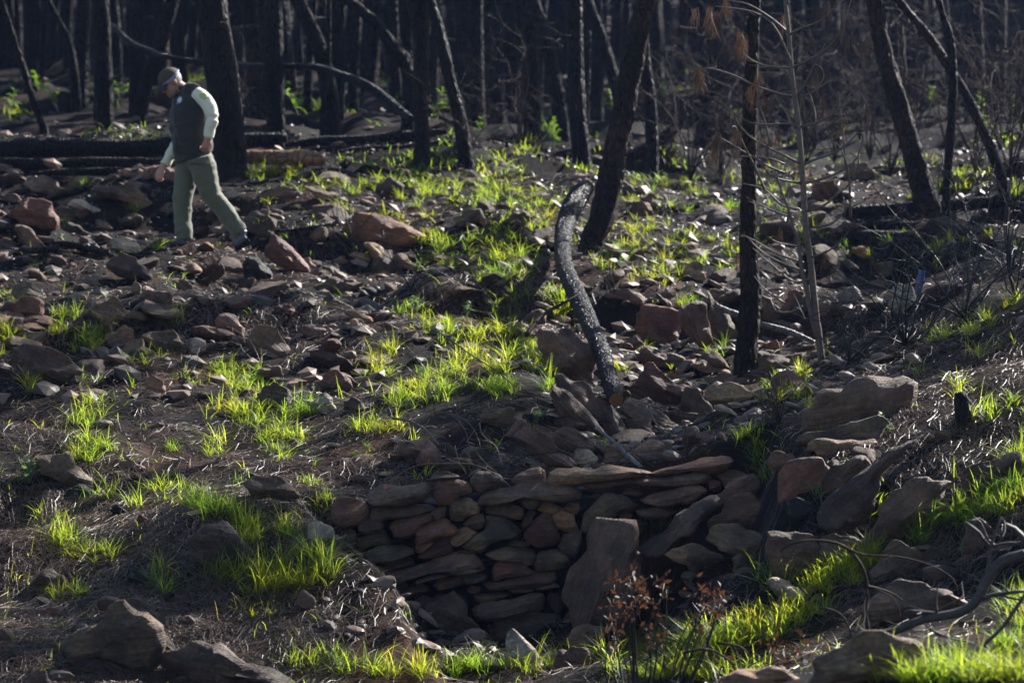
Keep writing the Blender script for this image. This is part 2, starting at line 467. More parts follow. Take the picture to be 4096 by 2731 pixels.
# ------------------------------------------------------------------ the ground sheet
def build_ground():
    ys = [-15.0]
    while ys[-1] < 150: ys.append(ys[-1] + max(.045, (ys[-1] - 8) * .0052 if ys[-1] > 9 else .35))
    ys = np.array(ys); nu = 330
    u = np.linspace(-1, 1, nu); u = np.sign(u) * (np.abs(u) * .42 + .58 * np.abs(u) ** 3)
    half = np.maximum(ys, 8) * .36 + 5
    half = np.minimum(half, 72)
    X = u[None, :] * half[:, None]; Y = np.repeat(ys[:, None], nu, 1)
    Z = ground(X, Y)
    V = np.stack([X, Y, Z], 2).reshape(-1, 3)
    i, j = np.meshgrid(np.arange(len(ys) - 1), np.arange(nu - 1), indexing='ij')
    a = (i * nu + j).ravel()
    link('ground', quads_mesh('ground', V, np.stack([a, a + 1, a + nu + 1, a + nu], 1)), M_SOIL, kind='structure')
    print('ground verts', len(V))
build_ground()

# ------------------------------------------------------------------ rocks
RC = {k: (1.85 * v[0], 1.68 * v[1], 1.5 * v[2]) if k != 'black' else v for k, v in {'red': (.108, .055, .04), 'brown': (.1, .067, .049), 'dark': (.058, .042, .033), 'grey': (.125, .096, .07), 'tan': (.18, .122, .078),
      'light': (.26, .24, .21), 'black': (.012, .011, .011), 'orange': (.16, .082, .045), 'pink': (.15, .1, .082), 'slate': (.09, .067, .05)}.items()}

def poly_rock(poly, thick, seed, rings=(0, .25, .48, .68, .83, .93, .985, 1.0), nang=34, rough=1.0, flat=1.0):
    """closed stone whose outline in the x/z plane is poly (metres, centred); faceted front and back"""
    r = np.random.default_rng(seed)
    P = np.array(poly, float)
    # the outline, resampled evenly along its length, corners only slightly worn
    A2 = P[:, 0] * np.roll(P[:, 1], -1) - np.roll(P[:, 0], -1) * P[:, 1]; A = A2.sum() / 2
    if abs(A) > 1e-9: P = P - np.array([((P[:, 0] + np.roll(P[:, 0], -1)) * A2).sum(), ((P[:, 1] + np.roll(P[:, 1], -1)) * A2).sum()]) / (6 * A)
    E = np.linalg.norm(np.roll(P, -1, 0) - P, axis=1); L = np.concatenate([[0], np.cumsum(E)]); PC = np.vstack([P, P[:1]])
    tt = np.arange(nang) / nang * L[-1]; O = np.stack([np.interp(tt, L, PC[:, 0]), np.interp(tt, L, PC[:, 1])], 1)
    if A < 0: O = O[::-1]
    O = .1 * np.roll(O, 1, 0) + .8 * O + .1 * np.roll(O, -1, 0)
    rad = np.linalg.norm(O, axis=1); an = np.arctan2(O[:, 1], O[:, 0])
    sz = max(rad.max(), 1e-3)
    hx, hz = np.abs(rad * np.cos(an)).max(), np.abs(rad * np.sin(an)).max()
    def cap(sign):
        pl = []
        for k in range(r.integers(5, 9)):
            t = r.uniform(0, 2 * math.pi); g = r.uniform(.15, .85) * flat
            pl.append((r.uniform(.62, 1.0), g * math.cos(t), g * math.sin(t)))
        pl.append((r.uniform(.5, .85), r.uniform(-.2, .2), r.uniform(.7, 1.1)))      # the top leans away
        pl.append((r.uniform(.75, 1.0), r.uniform(-.2, .2), r.uniform(-.7, -.3)))
        def f(x, z):
            x = x / hx; z = z / hz
            d = np.full(x.shape, 1.0)
            for a, gx, gz_ in pl: d = np.minimum(d, a - gx * x * .8 - gz_ * z * .8)
            return np.maximum(d, .1)
        return f
    V = []; F = []; idx = {}
    for sgn in (-1, 1):
        f = cap(sgn)
        for ri, q in enumerate(rings):
            if q == 0:
                idx[(sgn, ri)] = [len(V)] * nang
                V.append((0, sgn * thick * float(f(np.array([0.]), np.array([0.]))[0]), 0)); continue
            if q == 1.0 and sgn == 1:
                idx[(1, ri)] = idx[(-1, ri)]; continue
            x = q * rad * np.cos(an); z = q * rad * np.sin(an)
            d = f(x, z) * (1 - q ** 12) ** .5 if q < 1 else np.zeros(nang)
            idx[(sgn, ri)] = list(range(len(V), len(V) + nang))
            V += list(zip(x, sgn * thick * d, z))
        for ri in range(len(rings) - 1):
            a, b = idx[(sgn, ri)], idx[(sgn, ri + 1)]
            for k in range(nang):
                k2 = (k + 1) % nang
                q = (a[k], b[k], b[k2], a[k2]) if sgn < 0 else (a[k], a[k2], b[k2], b[k])
                if ri == 0: q = (a[0], b[k], b[k2]) if sgn < 0 else (a[0], b[k2], b[k])
                F.append(q)
    V = np.array(V)
    s = r.uniform(0, 50)
    # layered, chipped surface
    lay = vnoise(V[:, 0] * 5 / (.3 + sz) + s, V[:, 1] * 4 + s, V[:, 2] * 22, int(seed) % 97)
    nb = fbm(V[:, 0] * 9 + s, V[:, 1] * 9, V[:, 2] * 9 + s, 3, int(seed) % 89)
    nrm = V / np.array([hx, max(thick, 1e-3), hz]); nrm /= np.linalg.norm(nrm, axis=1)[:, None] + 1e-6
    am = min(.05 + .10 * sz, .1) * rough * .5
    lo = vnoise(V[:, 0] * 4.5 + s, V[:, 1] * 4.5, V[:, 2] * 4.5, int(seed) % 83) * max(0, min(.055, (sz - .12) * .2)) * rough
    V = V + nrm * (am * (.8 * nb + .6 * lay) + lo)[:, None]
    mb = MB(); mb.add(V, F)
    return mb.mesh('rock', sharp=26)

def rock_at(name, crop, pts, tint, y=None, parent=None, label=None, cat=None, group=None, thick=None, seed=0, sink=.0, grow=1.03, flat=1.0, rough=1.0):
    p = [(q[0], q[1]) for q in cr(crop, pts)]
    xs = [q[0] for q in p]; ysx = [q[1] for q in p]
    w, h = max(xs) - min(xs), max(ysx) - min(ysx)
    cx, cyy = sum(xs) / len(xs), (max(ysx) + min(ysx)) / 2
    rr = random.Random(seed)
    if y is None:
        g = cast1((min(xs) + max(xs)) / 2, max(ysx) - .12 * h)
        y = g.y
        t = (thick or .42 * math.sqrt(w * h) / ppm(y))
        y += .15 * t
    s = 1 / ppm(y)
    t = thick or max(.38 * math.sqrt(w * h) * s, .03)
    c = at(cx, cyy, y)
    P = np.array([((q[0] - cx) * s * grow, -(q[1] - cyy) * s * grow) for q in p])
    # long axis of the outline
    Q = P - P.mean(0); ev, evec = np.linalg.eigh(Q.T @ Q); ax = evec[:, 1]
    ang = math.atan2(ax[1], ax[0])
    if ang > math.pi / 2: ang -= math.pi
    if ang < -math.pi / 2: ang += math.pi
    if ev[1] < 1.7 * ev[0]: ang = rr.uniform(-.3, .3)
    ca, sa = math.cos(-ang), math.sin(-ang)
    P = np.stack([P[:, 0] * ca - P[:, 1] * sa, P[:, 0] * sa + P[:, 1] * ca], 1)
    me = poly_rock(P, t, seed, flat=flat, rough=rough)
    col = RC[tint] if isinstance(tint, str) else tint
    k = rr.uniform(.82, 1.2); col = tuple(min(.9, q * k * rr.uniform(.95, 1.06)) for q in col)
    loc = c - (parent.location if parent else Vector((0, 0, 0)))
    return link(name, me, M_ROCK, parent, loc, (0, -ang, 0), label, cat, group, color=col)
# ------------------------------------------------------------------ dry stone wall: every stone a part
wall = empty('dry_stone_wall', at(455, 640, WALL_Y), 'low dry stone check wall of stacked reddish brown stones across the gully', 'stone wall')
WS = [
 ('H', 'red', [(210,420),(270,370),(370,355),(450,385),(475,440),(460,510),(390,545),(290,570),(220,530)]),
 ('H', 'brown', [(465,340),(560,290),(700,265),(890,250),(910,300),(900,370),(780,400),(560,430),(480,425)]),
 ('H', 'slate', [(470,480),(510,440),(640,420),(780,395),(900,400),(955,430),(900,455),(720,490),(600,520),(480,525)]),
 ('H', 'dark', [(900,240),(940,190),(1030,180),(1110,215),(1080,235),(960,250)]),
 ('H', 'red', [(920,290),(960,250),(1080,235),(1160,240),(1200,300),(1190,330),(1100,350),(1060,400),(950,410),(915,370)]),
 ('H', 'dark', [(1190,220),(1230,160),(1310,160),(1400,200),(1440,250),(1380,280),(1290,300),(1250,330),(1200,280)]),
 ('H', 'brown', [(1460,250),(1520,200),(1640,165),(1700,165),(1715,210),(1720,270),(1560,275),(1470,275)]),
 ('H', 'slate', [(1260,400),(1275,330),(1330,290),(1560,275),(1900,262),(1950,300),(1985,360),(1900,390),(1700,375),(1560,350),(1450,390),(1300,412)]),
 ('H', 'tan', [(1045,500),(1045,400),(1070,350),(1170,340),(1230,390),(1260,430),(1240,470),(1160,490),(1090,525)]),
 ('H', 'brown', [(925,465),(960,435),(1030,430),(1040,500),(960,522),(930,510)]),
 ('H', 'brown', [(1290,430),(1380,390),(1500,395),(1560,440),(1540,500),(1500,520),(1400,490),(1300,460)]),
 ('H', 'grey', [(1555,390),(1580,355),(1650,365),(1675,400),(1640,430),(1570,430)]),
 ('H', 'red', [(600,570),(660,510),(780,480),(915,462),(925,510),(820,540),(800,600),(740,640),(640,630)]),
 ('H', 'red', [(795,580),(840,545),(1000,512),(1060,540),(1105,580),(1060,620),(960,640),(880,670),(810,690),(795,640)]),
 ('H', 'brown', [(390,570),(430,520),(530,505),(590,550),(560,590),(470,610),(400,610)]),
 ('H', 'slate', [(390,650),(470,610),(580,585),(635,640),(630,685),(530,690),(430,715),(390,690)]),
 ('H', 'dark', [(285,620),(330,590),(385,600),(390,690),(350,710),(300,670)]),
 ('H', 'tan', [(1050,640),(1110,570),(1170,550),(1240,600),(1180,650),(1110,705),(1065,690)]),
 ('H', 'brown', [(1120,550),(1200,490),(1270,480),(1290,520),(1270,570),(1210,580)]),
 ('H', 'grey', [(1130,700),(1200,640),(1280,570),(1300,480),(1400,480),(1490,520),(1540,610),(1530,660),(1440,665),(1330,690),(1270,745),(1180,750)]),
 ('H', 'slate', [(1530,560),(1560,460),(1600,435),(1650,460),(1630,520),(1560,590)]),
 ('H', 'red', [(1545,640),(1600,560),(1690,460),(1730,470),(1790,560),(1810,650),(1780,700),(1650,720),(1570,680)]),
 ('H', 'tan', [(1658,440),(1690,400),(1740,387),(1820,430),(1785,480),(1730,465)]),
 ('H', 'tan', [(1770,450),(1830,440),(1920,445),(1945,580),(1870,600),(1790,570),(1765,500)]),
 ('H', 'orange', [(1840,430),(1880,395),(1950,395),(1960,440),(1930,475),(1850,445)]),
 ('H', 'grey', [(400,800),(460,720),(540,690),(700,685),(790,705),(805,745),(700,780),(560,820),(430,840)]),
 ('H', 'brown', [(400,870),(480,845),(700,785),(800,770),(825,810),(800,840),(600,900),(440,920),(410,905)]),
 ('H', 'red', [(815,780),(880,700),(960,650),(1030,630),(1080,720),(1075,760),(960,780),(860,810)]),
 ('H', 'red', [(810,700),(860,665),(920,660),(930,680),(860,735),(815,740)]),
 ('H', 'red', [(1085,720),(1150,712),(1220,730),(1210,748),(1100,755)]),
 ('H', 'brown', [(540,930),(600,885),(800,830),(1000,770),(1180,745),(1270,770),(1310,860),(1200,870),(1050,850),(850,890),(700,960),(560,975)]),
 ('H', 'grey', [(780,920),(900,880),(1050,860),(1200,850),(1250,855),(1100,890),(960,910),(840,950),(780,960)]),
 ('H', 'orange', [(925,970),(970,910),(1080,895),(1130,910),(1125,960),(1060,985),(960,1010)]),
 ('H', 'slate', [(1140,920),(1190,890),(1290,878),(1315,900),(1290,930),(1170,965),(1145,950)]),
 ('H', 'grey', [(1270,745),(1330,715),(1500,710),(1610,715),(1635,770),(1620,820),(1560,830),(1500,800),(1340,800)]),
 ('H', 'grey', [(1460,680),(1500,668),(1590,672),(1610,690),(1560,705),(1470,695)]),
 ('H', 'red', [(1320,880),(1370,820),(1480,808),(1560,825),(1620,880),(1560,905),(1440,920),(1340,940)]),
 ('H', 'grey', [(1640,840),(1650,760),(1680,725),(1780,715),(1870,770),(1895,800),(1860,850),(1760,870),(1640,875)]),
 ('H', 'brown', [(1260,970),(1380,935),(1560,900),(1700,880),(1790,870),(1830,930),(1760,975),(1640,985),(1460,1000),(1300,1010)]),
 ('H', 'slate', [(530,1000),(640,960),(730,955),(740,985),(680,1000),(560,1025)]),
 ('H', 'brown', [(560,1045),(660,1005),(760,985),(850,955),(910,985),(915,1020),(800,1060),(640,1085),(570,1080)]),
 ('H', 'red', [(1150,1000),(1190,965),(1260,980),(1265,1010),(1220,1030),(1160,1030)]),
 ('H', 'brown', [(1200,1040),(1300,1015),(1420,1015),(1455,1030),(1380,1060),(1230,1085)]),
 ('H', 'slate', [(1205,1130),(1260,1090),(1420,1050),(1560,1020),(1700,1022),(1725,1060),(1715,1140),(1560,1150),(1400,1190),(1300,1230),(1215,1190)]),
 ('H', 'grey', [(1460,1000),(1500,990),(1630,990),(1640,1010),(1500,1018)]),
 ('H', 'pink', [(1640,1005),(1700,960),(1780,940),(1830,990),(1700,1015)]),
 ('H', 'dark', [(1725,1060),(1740,1015),(1800,1008),(1840,1040),(1842,1160),(1790,1180),(1735,1150)]),
 ('H', 'slate', [(1350,1290),(1400,1180),(1560,1150),(1720,1150),(1830,1190),(1850,1380),(1780,1420),(1560,1410),(1400,1400),(1360,1370)]),
 ('H', 'brown', [(1290,1260),(1320,1230),(1350,1250),(1340,1310),(1300,1300)]),
 ('H', 'dark', [(745,1150),(760,1090),(870,1045),(940,1060),(900,1130),(820,1200),(770,1200)]),
 ('H', 'dark', [(930,1040),(980,1000),(1130,1000),(1190,1060),(1190,1170),(1120,1110),(1040,1050)]),
 ('I', 'tan', [(150,230),(180,170),(400,150),(640,152),(830,165),(885,185),(700,205),(420,225),(300,260),(160,262)]),
 ('I', 'red', [(-10,240),(10,180),(100,155),(145,185),(155,270),(0,270)]),
 ('I', 'red', [(890,195),(1000,155),(1200,110),(1380,82),(1445,90),(1450,130),(1380,170),(1290,180),(1180,170),(1000,200)]),
 ('I', 'grey', [(385,270),(420,230),(560,210),(760,205),(1000,200),(1200,172),(1310,195),(1330,230),(1260,265),(1050,290),(700,310),(480,320),(410,310)]),
 ('I', 'grey', [(380,560),(390,440),(450,340),(540,305),(660,320),(750,380),(700,410),(630,430),(620,480),(480,490),(420,580)]),
 ('I', 'slate', [(690,330),(720,308),(790,310),(830,335),(770,350)]),
 ('I', 'tan', [(765,380),(900,345),(1080,310),(1180,285),(1270,315),(1200,360),(1100,410),(980,430),(820,420)]),
 ('I', 'red', [(625,470),(640,430),(740,395),(790,400),(760,440),(690,480),(630,500)]),
 ('I', 'grey', [(755,440),(800,425),(1000,430),(1070,440),(1000,490),(960,520),(860,525),(780,490)]),
 ('I', 'tan', [(415,580),(440,500),(480,490),(530,530),(500,570),(450,590)]),
 ('I', 'red', [(1280,310),(1285,255),(1360,245),(1370,310),(1320,320)]),
 ('I', 'brown', [(1335,210),(1370,165),(1460,155),(1540,190),(1580,230),(1500,270),(1400,290),(1370,240)]),
 ('I', 'slate', [(225,690),(270,610),(390,590),(380,700),(340,800),(260,760)]),
 ('I', 'slate', [(280,1190),(310,1150),(345,1260),(330,1350),(285,1340)]),
 ('I', 'dark', [(530,545),(640,525),(760,520),(880,545),(780,580),(600,580)]),
 ('I', 'dark', [(650,500),(690,475),(750,480),(745,525),(670,525)]),
]
for k, (c, t, pts) in enumerate(WS):
    cyv = sum(q[1] for q in pts) / len(pts)
    yy = WALL_Y + .10 * (1 - cyv / 1400) + random.Random(k).uniform(-.03, .03)
    w = (max(q[0] for q in pts) - min(q[0] for q in pts)); h = max(q[1] for q in pts) - min(q[1] for q in pts)
    th = min(max(.6 * math.sqrt(w * h) * .1435 / ppm(yy), .07), .17)
    rock_at('stone', c, pts, t, yy, wall, thick=th, seed=1000 + k, grow=1.0, flat=.4, rough=.55)
# rubble behind the face, coloured black to give the joints between stones their shade
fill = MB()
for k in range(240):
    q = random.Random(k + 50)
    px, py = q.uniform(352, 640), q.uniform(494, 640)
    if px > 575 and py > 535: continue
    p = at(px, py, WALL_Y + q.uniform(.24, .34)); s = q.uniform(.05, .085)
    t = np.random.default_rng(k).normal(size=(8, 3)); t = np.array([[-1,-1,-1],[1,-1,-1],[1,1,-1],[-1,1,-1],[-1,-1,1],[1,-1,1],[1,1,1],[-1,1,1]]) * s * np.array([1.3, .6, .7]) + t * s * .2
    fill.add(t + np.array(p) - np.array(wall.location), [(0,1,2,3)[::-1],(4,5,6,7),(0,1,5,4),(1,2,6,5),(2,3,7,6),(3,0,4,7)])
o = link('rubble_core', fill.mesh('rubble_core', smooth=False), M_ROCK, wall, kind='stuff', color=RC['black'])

# ------------------------------------------------------------------ loose rocks
ZONE = {
 'S': ('loose brown rock on the stony slope around the walking man', 'rocks strewn on the stony slope', 'loose_rock'),
 'B': ('dark rock half buried in the grassy needle covered bank beside the wall', 'rocks half buried in the bank', 'loose_rock'),
 'G': ('angular rock in the jumbled gully bed behind the dry stone wall', 'rocks jumbled in the gully bed', 'angular_rock'),
 'T': ('weathered rock in the far bank across the gully from the man', 'rocks in the far gully bank', 'weathered_rock'),
 'U': ('small rock among sunlit grass around the burnt trunks', 'rocks among the sunlit grass', 'loose_rock'),
 'W': ('dark stone lying at the foot of the dry stone wall', 'stones at the foot of the wall', 'loose_rock'),
}
LR = [
 ('M','grey',[(270,250),(330,190),(450,180),(560,210),(740,280),(780,320),(700,370),(560,380),(380,330)],'flat topped grey rock lying just below the charred logs'),
 ('M','brown',[(1050,230),(1150,210),(1460,215),(1560,260),(1640,360),(1740,480),(1700,530),(1560,480),(1450,420),(1250,400),(1060,340)],'large rounded brown boulder between the charred logs and the walking man'),
 ('M','brown',[(0,370),(80,345),(180,380),(240,440),(190,475),(80,480),(0,475)],'S'),
 ('M','red',[(70,600),(180,500),(300,420),(450,400),(560,450),(640,560),(665,680),(640,780),(500,770),(300,700),(150,650)],'big reddish pointed rock with a broken stub standing before it'),
 ('M','brown',[(600,560),(700,520),(880,560),(900,640),(850,700),(700,690),(640,640)],'S'),
 ('M','light',[(780,470),(880,400),(980,400),(1080,470),(1180,560),(1220,620),(1100,640),(1040,580),(900,560)],'pale sunlit slab leaning beside the large rounded brown boulder'),
 ('M','dark',[(880,560),(930,500),(1000,520),(1050,590),(1000,630),(900,640)],'S'),
 ('M','grey',[(90,110),(190,75),(280,120),(260,165),(150,160)],'S'),
 ('M','brown',[(1200,190),(1260,140),(1340,140),(1390,180),(1350,215),(1230,215)],'S'),
 ('M','tan',[(1340,90),(1500,85),(1690,140),(1640,160),(1400,150)],'S'),
 ('M','brown',[(560,110),(640,85),(720,130),(700,180),(600,180)],'S'),
 ('M','brown',[(180,740),(240,740),(340,800),(440,870),(520,960),(480,1010),(300,990),(190,900)],'S'),
 ('M','dark',[(790,720),(870,700),(960,770),(1050,830),(900,850),(760,830)],'S'),
 ('M','grey',[(1100,690),(1190,670),(1280,750),(1180,780),(1110,760)],'S'),
 ('M','dark',[(1340,660),(1420,600),(1540,590),(1600,640),(1580,720),(1380,740)],'S'),
 ('M','light',[(1230,920),(1290,850),(1380,830),(1470,870),(1560,970),(1580,1030),(1480,1040),(1300,980)],'pale grey rounded stone downhill of the man beside a thin fallen log'),
 ('M','dark',[(1230,1170),(1340,1080),(1440,1035),(1510,1080),(1600,1170),(1740,1310),(1720,1370),(1580,1380),(1400,1300),(1260,1230)],'dark tilted triangular slab at the end of the thin fallen log'),
 ('M','grey',[(1480,1440),(1530,1360),(1590,1380),(1620,1470),(1580,1530),(1490,1520)],'S'),
 ('M','grey',[(120,1400),(200,1370),(330,1380),(420,1420),(500,1510),(520,1580),(300,1600),(130,1520)],'S'),
 ('M','brown',[(940,870),(1040,860),(1130,930),(1160,990),(1020,1000),(930,940)],'S'),
 ('M','dark',[(0,880),(90,875),(170,950),(100,970),(0,960)],'S'),
 ('M','brown',[(1560,800),(1680,780),(1820,830),(1760,870),(1600,860)],'S'),
 ('N','red',[(410,700),(440,590),(480,510),(540,520),(640,620),(740,690),(820,770),(940,920),(800,900),(560,850),(430,780)],'tall tilted reddish slab right beside the man\'s trailing boot'),
 ('N','black',[(180,800),(250,730),(360,740),(440,830),(480,930),(380,990),(250,930)],'pitch black charred lump below the man\'s trailing boot'),
 ('N','orange',[(1340,520),(1290,430),(1380,330),(1560,320),(1740,390),(1900,460),(2010,510),(1990,550),(1800,590),(1650,610),(1420,580)],'long flat orange brown boulder behind the black burnt stems'),
 ('N','tan',[(1430,610),(1520,565),(1640,640),(1800,740),(1900,850),(1850,890),(1700,870),(1560,760)],'split greyish tan slab lying downhill of the long orange brown boulder'),
 ('N','tan',[(1740,720),(1880,730),(2090,850),(2060,880),(1880,860)],'S'),
 ('N','pink',[(1120,760),(1190,690),(1270,710),(1290,770),(1240,800),(1110,810)],'S'),
 ('N','tan',[(1320,700),(1400,665),(1470,700),(1500,760),(1430,760)],'S'),
 ('N','light',[(1310,760),(1380,745),(1500,790),(1480,830),(1370,810)],'S'),
 ('N','slate',[(940,1030),(1060,980),(1200,950),(1300,1040),(1340,1090),(1300,1140),(1180,1120),(1010,1080)],'S'),
 ('N','dark',[(1250,960),(1340,990),(1470,1090),(1440,1145),(1340,1140),(1300,1050)],'S'),
 ('N','black',[(1490,1060),(1580,1050),(1740,1090),(1770,1140),(1680,1150),(1540,1110)],'S'),
 ('N','brown',[(1010,1150),(1080,1100),(1170,1170),(1250,1220),(1160,1240),(1020,1200)],'S'),
 ('N','pink',[(820,1450),(950,1410),(1080,1440),(1140,1510),(1090,1560),(900,1530)],'S'),
 ('N','tan',[(1300,1400),(1430,1390),(1520,1460),(1600,1540),(1480,1550),(1360,1490)],'S'),
 ('N','tan',[(1250,1290),(1400,1300),(1540,1390),(1480,1400),(1330,1350)],'S'),
 ('N','brown',[(1560,1400),(1680,1395),(1830,1470),(1800,1510),(1640,1450)],'S'),
 ('N','brown',[(840,540),(900,480),(1040,440),(1070,500),(1050,580),(900,590)],'S'),
 ('N','brown',[(930,330),(1010,290),(1180,300),(1240,370),(1080,400),(940,390)],'S'),
 ('N','brown',[(380,90),(460,50),(600,0),(760,0),(820,80),(780,140),(600,150),(440,120)],'S'),
 ('N','tan',[(860,0),(1000,20),(1180,110),(1080,130),(960,90)],'U'),
 ('N','brown',[(1500,250),(1570,210),(1760,230),(1750,300),(1600,300)],'U'),
 ('N','light',[(0,60),(90,20),(220,60),(200,110),(60,120)],'S'),
 ('N','grey',[(800,760),(860,720),(960,760),(970,860),(900,860)],'S'),
 ('N','light',[(1380,1260),(1480,1240),(1560,1280),(1480,1310)],'S'),
 ('N','red',[(560,1250),(680,1240),(830,1330),(700,1340)],'S'),
 ('N','dark',[(410,290),(500,240),(580,260),(560,330),(440,350)],'S'),
 ('N','slate',[(140,320),(260,280),(380,270),(360,340),(180,360)],'S'),
 ('D','red',[(10,560),(90,500),(190,475),(290,520),(310,570),(230,620),(80,640)],'S'),
 ('D','brown',[(630,570),(690,520),(760,500),(830,550),(960,600),(970,640),(800,650),(650,640)],'S'),
 ('D','brown',[(740,760),(860,680),(920,720),(940,800),(830,830),(750,810)],'B'),
 ('D','pink',[(830,850),(900,760),(980,760),(1010,840),(960,890),(860,890)],'B'),
 ('D','brown',[(980,740),(1080,705),(1190,720),(1250,800),(1210,850),(1060,820)],'flat brown rock above the grassy lip of the bank'),
 ('D','light',[(1250,830),(1310,775),(1410,800),(1420,860),(1300,870)],'S'),
 ('D','pink',[(1490,640),(1560,600),(1640,640),(1700,760),(1690,790),(1570,760),(1500,700)],'pinkish leaning slab touching the white capped brown boulder'),
 ('D','brown',[(1700,760),(1760,690),(1800,660),(1900,710),(1980,830),(1960,890),(1880,920),(1780,900),(1700,820)],'brown boulder capped with a white patch beside a pinkish slab'),
 ('D','pink',[(2080,690),(2150,650),(2250,670),(2310,730),(2260,765),(2140,740)],'S'),
 ('D','dark',[(100,830),(200,790),(330,830),(470,900),(560,990),(480,1060),(360,1080),(270,1095),(150,1000),(90,900)],'wide dark humped boulder with grass along its uphill edge'),
 ('D','tan',[(980,1060),(1050,1030),(1130,1070),(1140,1130),(1060,1145),(990,1110)],'B'),
 ('D','dark',[(1750,1180),(1820,1090),(1900,1075),(1970,1120),(1990,1210),(1930,1270),(1820,1250)],'dark round boulder with bright grass tufts on both sides'),
 ('D','light',[(2090,1180),(2200,1150),(2300,1180),(2310,1250),(2230,1280),(2130,1240)],'pale grey layered stone uphill of the wall end'),
 ('D','slate',[(1750,990),(1830,940),(1910,960),(1940,1030),(1850,1050),(1770,1030)],'B'),
 ('D','red',[(2150,1060),(2230,1000),(2352,1000),(2400,1100),(2352,1150),(2220,1150)],'B'),
 ('D','brown',[(1180,380),(1240,350),(1320,400),(1330,440),(1250,440)],'S'),
 ('D','dark',[(480,650),(560,610),(620,680),(600,740),(520,720)],'S'),
 ('D','brown',[(50,720),(150,710),(260,740),(270,800),(180,800),(60,760)],'S'),
 ('D','tan',[(1180,260),(1250,235),(1370,270),(1390,300),(1280,330),(1200,300)],'S'),
 ('D','brown',[(1370,260),(1430,240),(1510,320),(1440,330),(1380,300)],'S'),
 ('D','red',[(1900,560),(2000,550),(2080,600),(1980,610)],'S'),
 ('G','slate',[(250,20),(380,-20),(480,20),(560,80),(625,180),(610,215),(480,235),(380,190),(290,130)],'grey slab resting on a black stone next to the sage like plant'),
 ('G','black',[(350,200),(480,235),(615,215),(610,300),(470,300),(370,260)],'black stone under the grey slab next to the sage like plant'),
 ('G','slate',[(385,1330),(500,1230),(660,1160),(780,1080),(850,1060),(930,1120),(1010,1210),(1085,1320),(1060,1420),(990,1490),(800,1470),(560,1460),(400,1440)],'largest smooth brown grey boulder low on the needle covered bank'),
 ('G','dark',[(720,1000),(780,960),(960,950),(1070,1000),(1125,1080),(1110,1150),(1000,1170),(920,1100),(830,1050),(740,1040)],'dark rounded rock leaning on the largest smooth boulder'),
 ('G','slate',[(1000,1190),(1090,1165),(1190,1250),(1180,1320),(1100,1360),(1040,1260)],'B'),
 ('G','brown',[(1130,1200),(1200,1190),(1290,1270),(1200,1310)],'B'),
 ('G','dark',[(1140,1400),(1260,1340),(1400,1340),(1560,1370),(1750,1420),(1880,1480),(2030,1568),(1700,1600),(1300,1560),(1150,1470)],'long dark slab under a fringe of pale pine needles'),
 ('G','dark',[(1285,560),(1340,510),(1440,450),(1550,470),(1650,560),(1680,640),(1670,720),(1580,790),(1440,830),(1360,780),(1330,660)],'dark brown boulder in the bank with bright grass over its edge'),
 ('G','slate',[(1670,180),(1760,130),(1900,150),(2010,200),(2060,290),(1980,290),(1880,330),(1760,290),(1690,230)],'B'),
 ('G','light',[(2100,580),(2130,490),(2200,460),(2250,500),(2260,570),(2190,640),(2120,640)],'whitish streaked stone beside the end of the dry stone wall'),
 ('G','brown',[(2030,1000),(2090,960),(2170,1010),(2170,1080),(2080,1090)],'B'),
 ('G','dark',[(260,870),(300,790),(370,760),(440,820),(480,900),(400,930),(300,910)],'B'),
 ('G','pink',[(265,1060),(320,1020),(420,1040),(430,1110),(380,1140),(280,1120)],'small pinkish grey stone uphill of the largest smooth boulder'),
 ('G','red',[(930,450),(970,405),(1020,430),(1000,480),(950,490)],'B'),
 ('G','black',[(870,750),(920,760),(980,850),(1010,910),(960,920),(890,840)],'B'),
 ('G','black',[(1080,980),(1180,925),(1215,940),(1210,1030),(1130,1030)],'B'),
 ('G','slate',[(780,60),(900,20),(1000,90),(920,110),(820,90)],'B'),
 ('G','light',[(790,110),(840,100),(880,140),(830,155)],'B'),
 ('G','black',[(740,370),(800,350),(870,400),(850,450),(760,430)],'B'),
 ('G','brown',[(0,1200),(60,1220),(110,1290),(40,1310),(0,1290)],'B'),
 ('G','pink',[(1270,1110),(1330,1140),(1390,1210),(1310,1210)],'B'),
 ('G','brown',[(200,1520),(300,1500),(340,1568),(220,1600)],'B'),
 ('H','brown',[(780,1280),(830,1180),(950,1060),(1060,1050),(1150,1130),(1200,1200),(1290,1290),(1340,1380),(1300,1420),(1100,1400),(900,1320)],'pointed brown boulder with a pale scar at the foot of the wall',16.42),
 ('H','slate',[(330,1370),(480,1290),(700,1255),(740,1310),(790,1430),(760,1490),(560,1520),(420,1510),(350,1440)],'blue grey flat slab at the foot of the dry stone wall',15.95),
 ('H','dark',[(910,1430),(980,1370),(1080,1390),(1200,1450),(1150,1490),(960,1490)],'W',16.0),
 ('H','dark',[(330,1090),(440,1020),(530,1010),(550,1100),(540,1200),(500,1250),(430,1180)],'W',16.35),
 ('H','light',[(1380,1540),(1430,1390),(1480,1330),(1560,1400),(1640,1500),(1620,1568),(1400,1600)],'pale bluish pointed stone standing in front of the wall',15.35),
 ('H','tan',[(270,1400),(310,1395),(350,1470),(370,1568),(300,1568)],'W',15.6),
 ('H','grey',[(680,1500),(860,1490),(1000,1500),(1100,1540),(1060,1600),(700,1580)],'W',15.5),
 ('H','tan',[(500,1560),(560,1520),(680,1540),(700,1600),(520,1600)],'W',15.3),
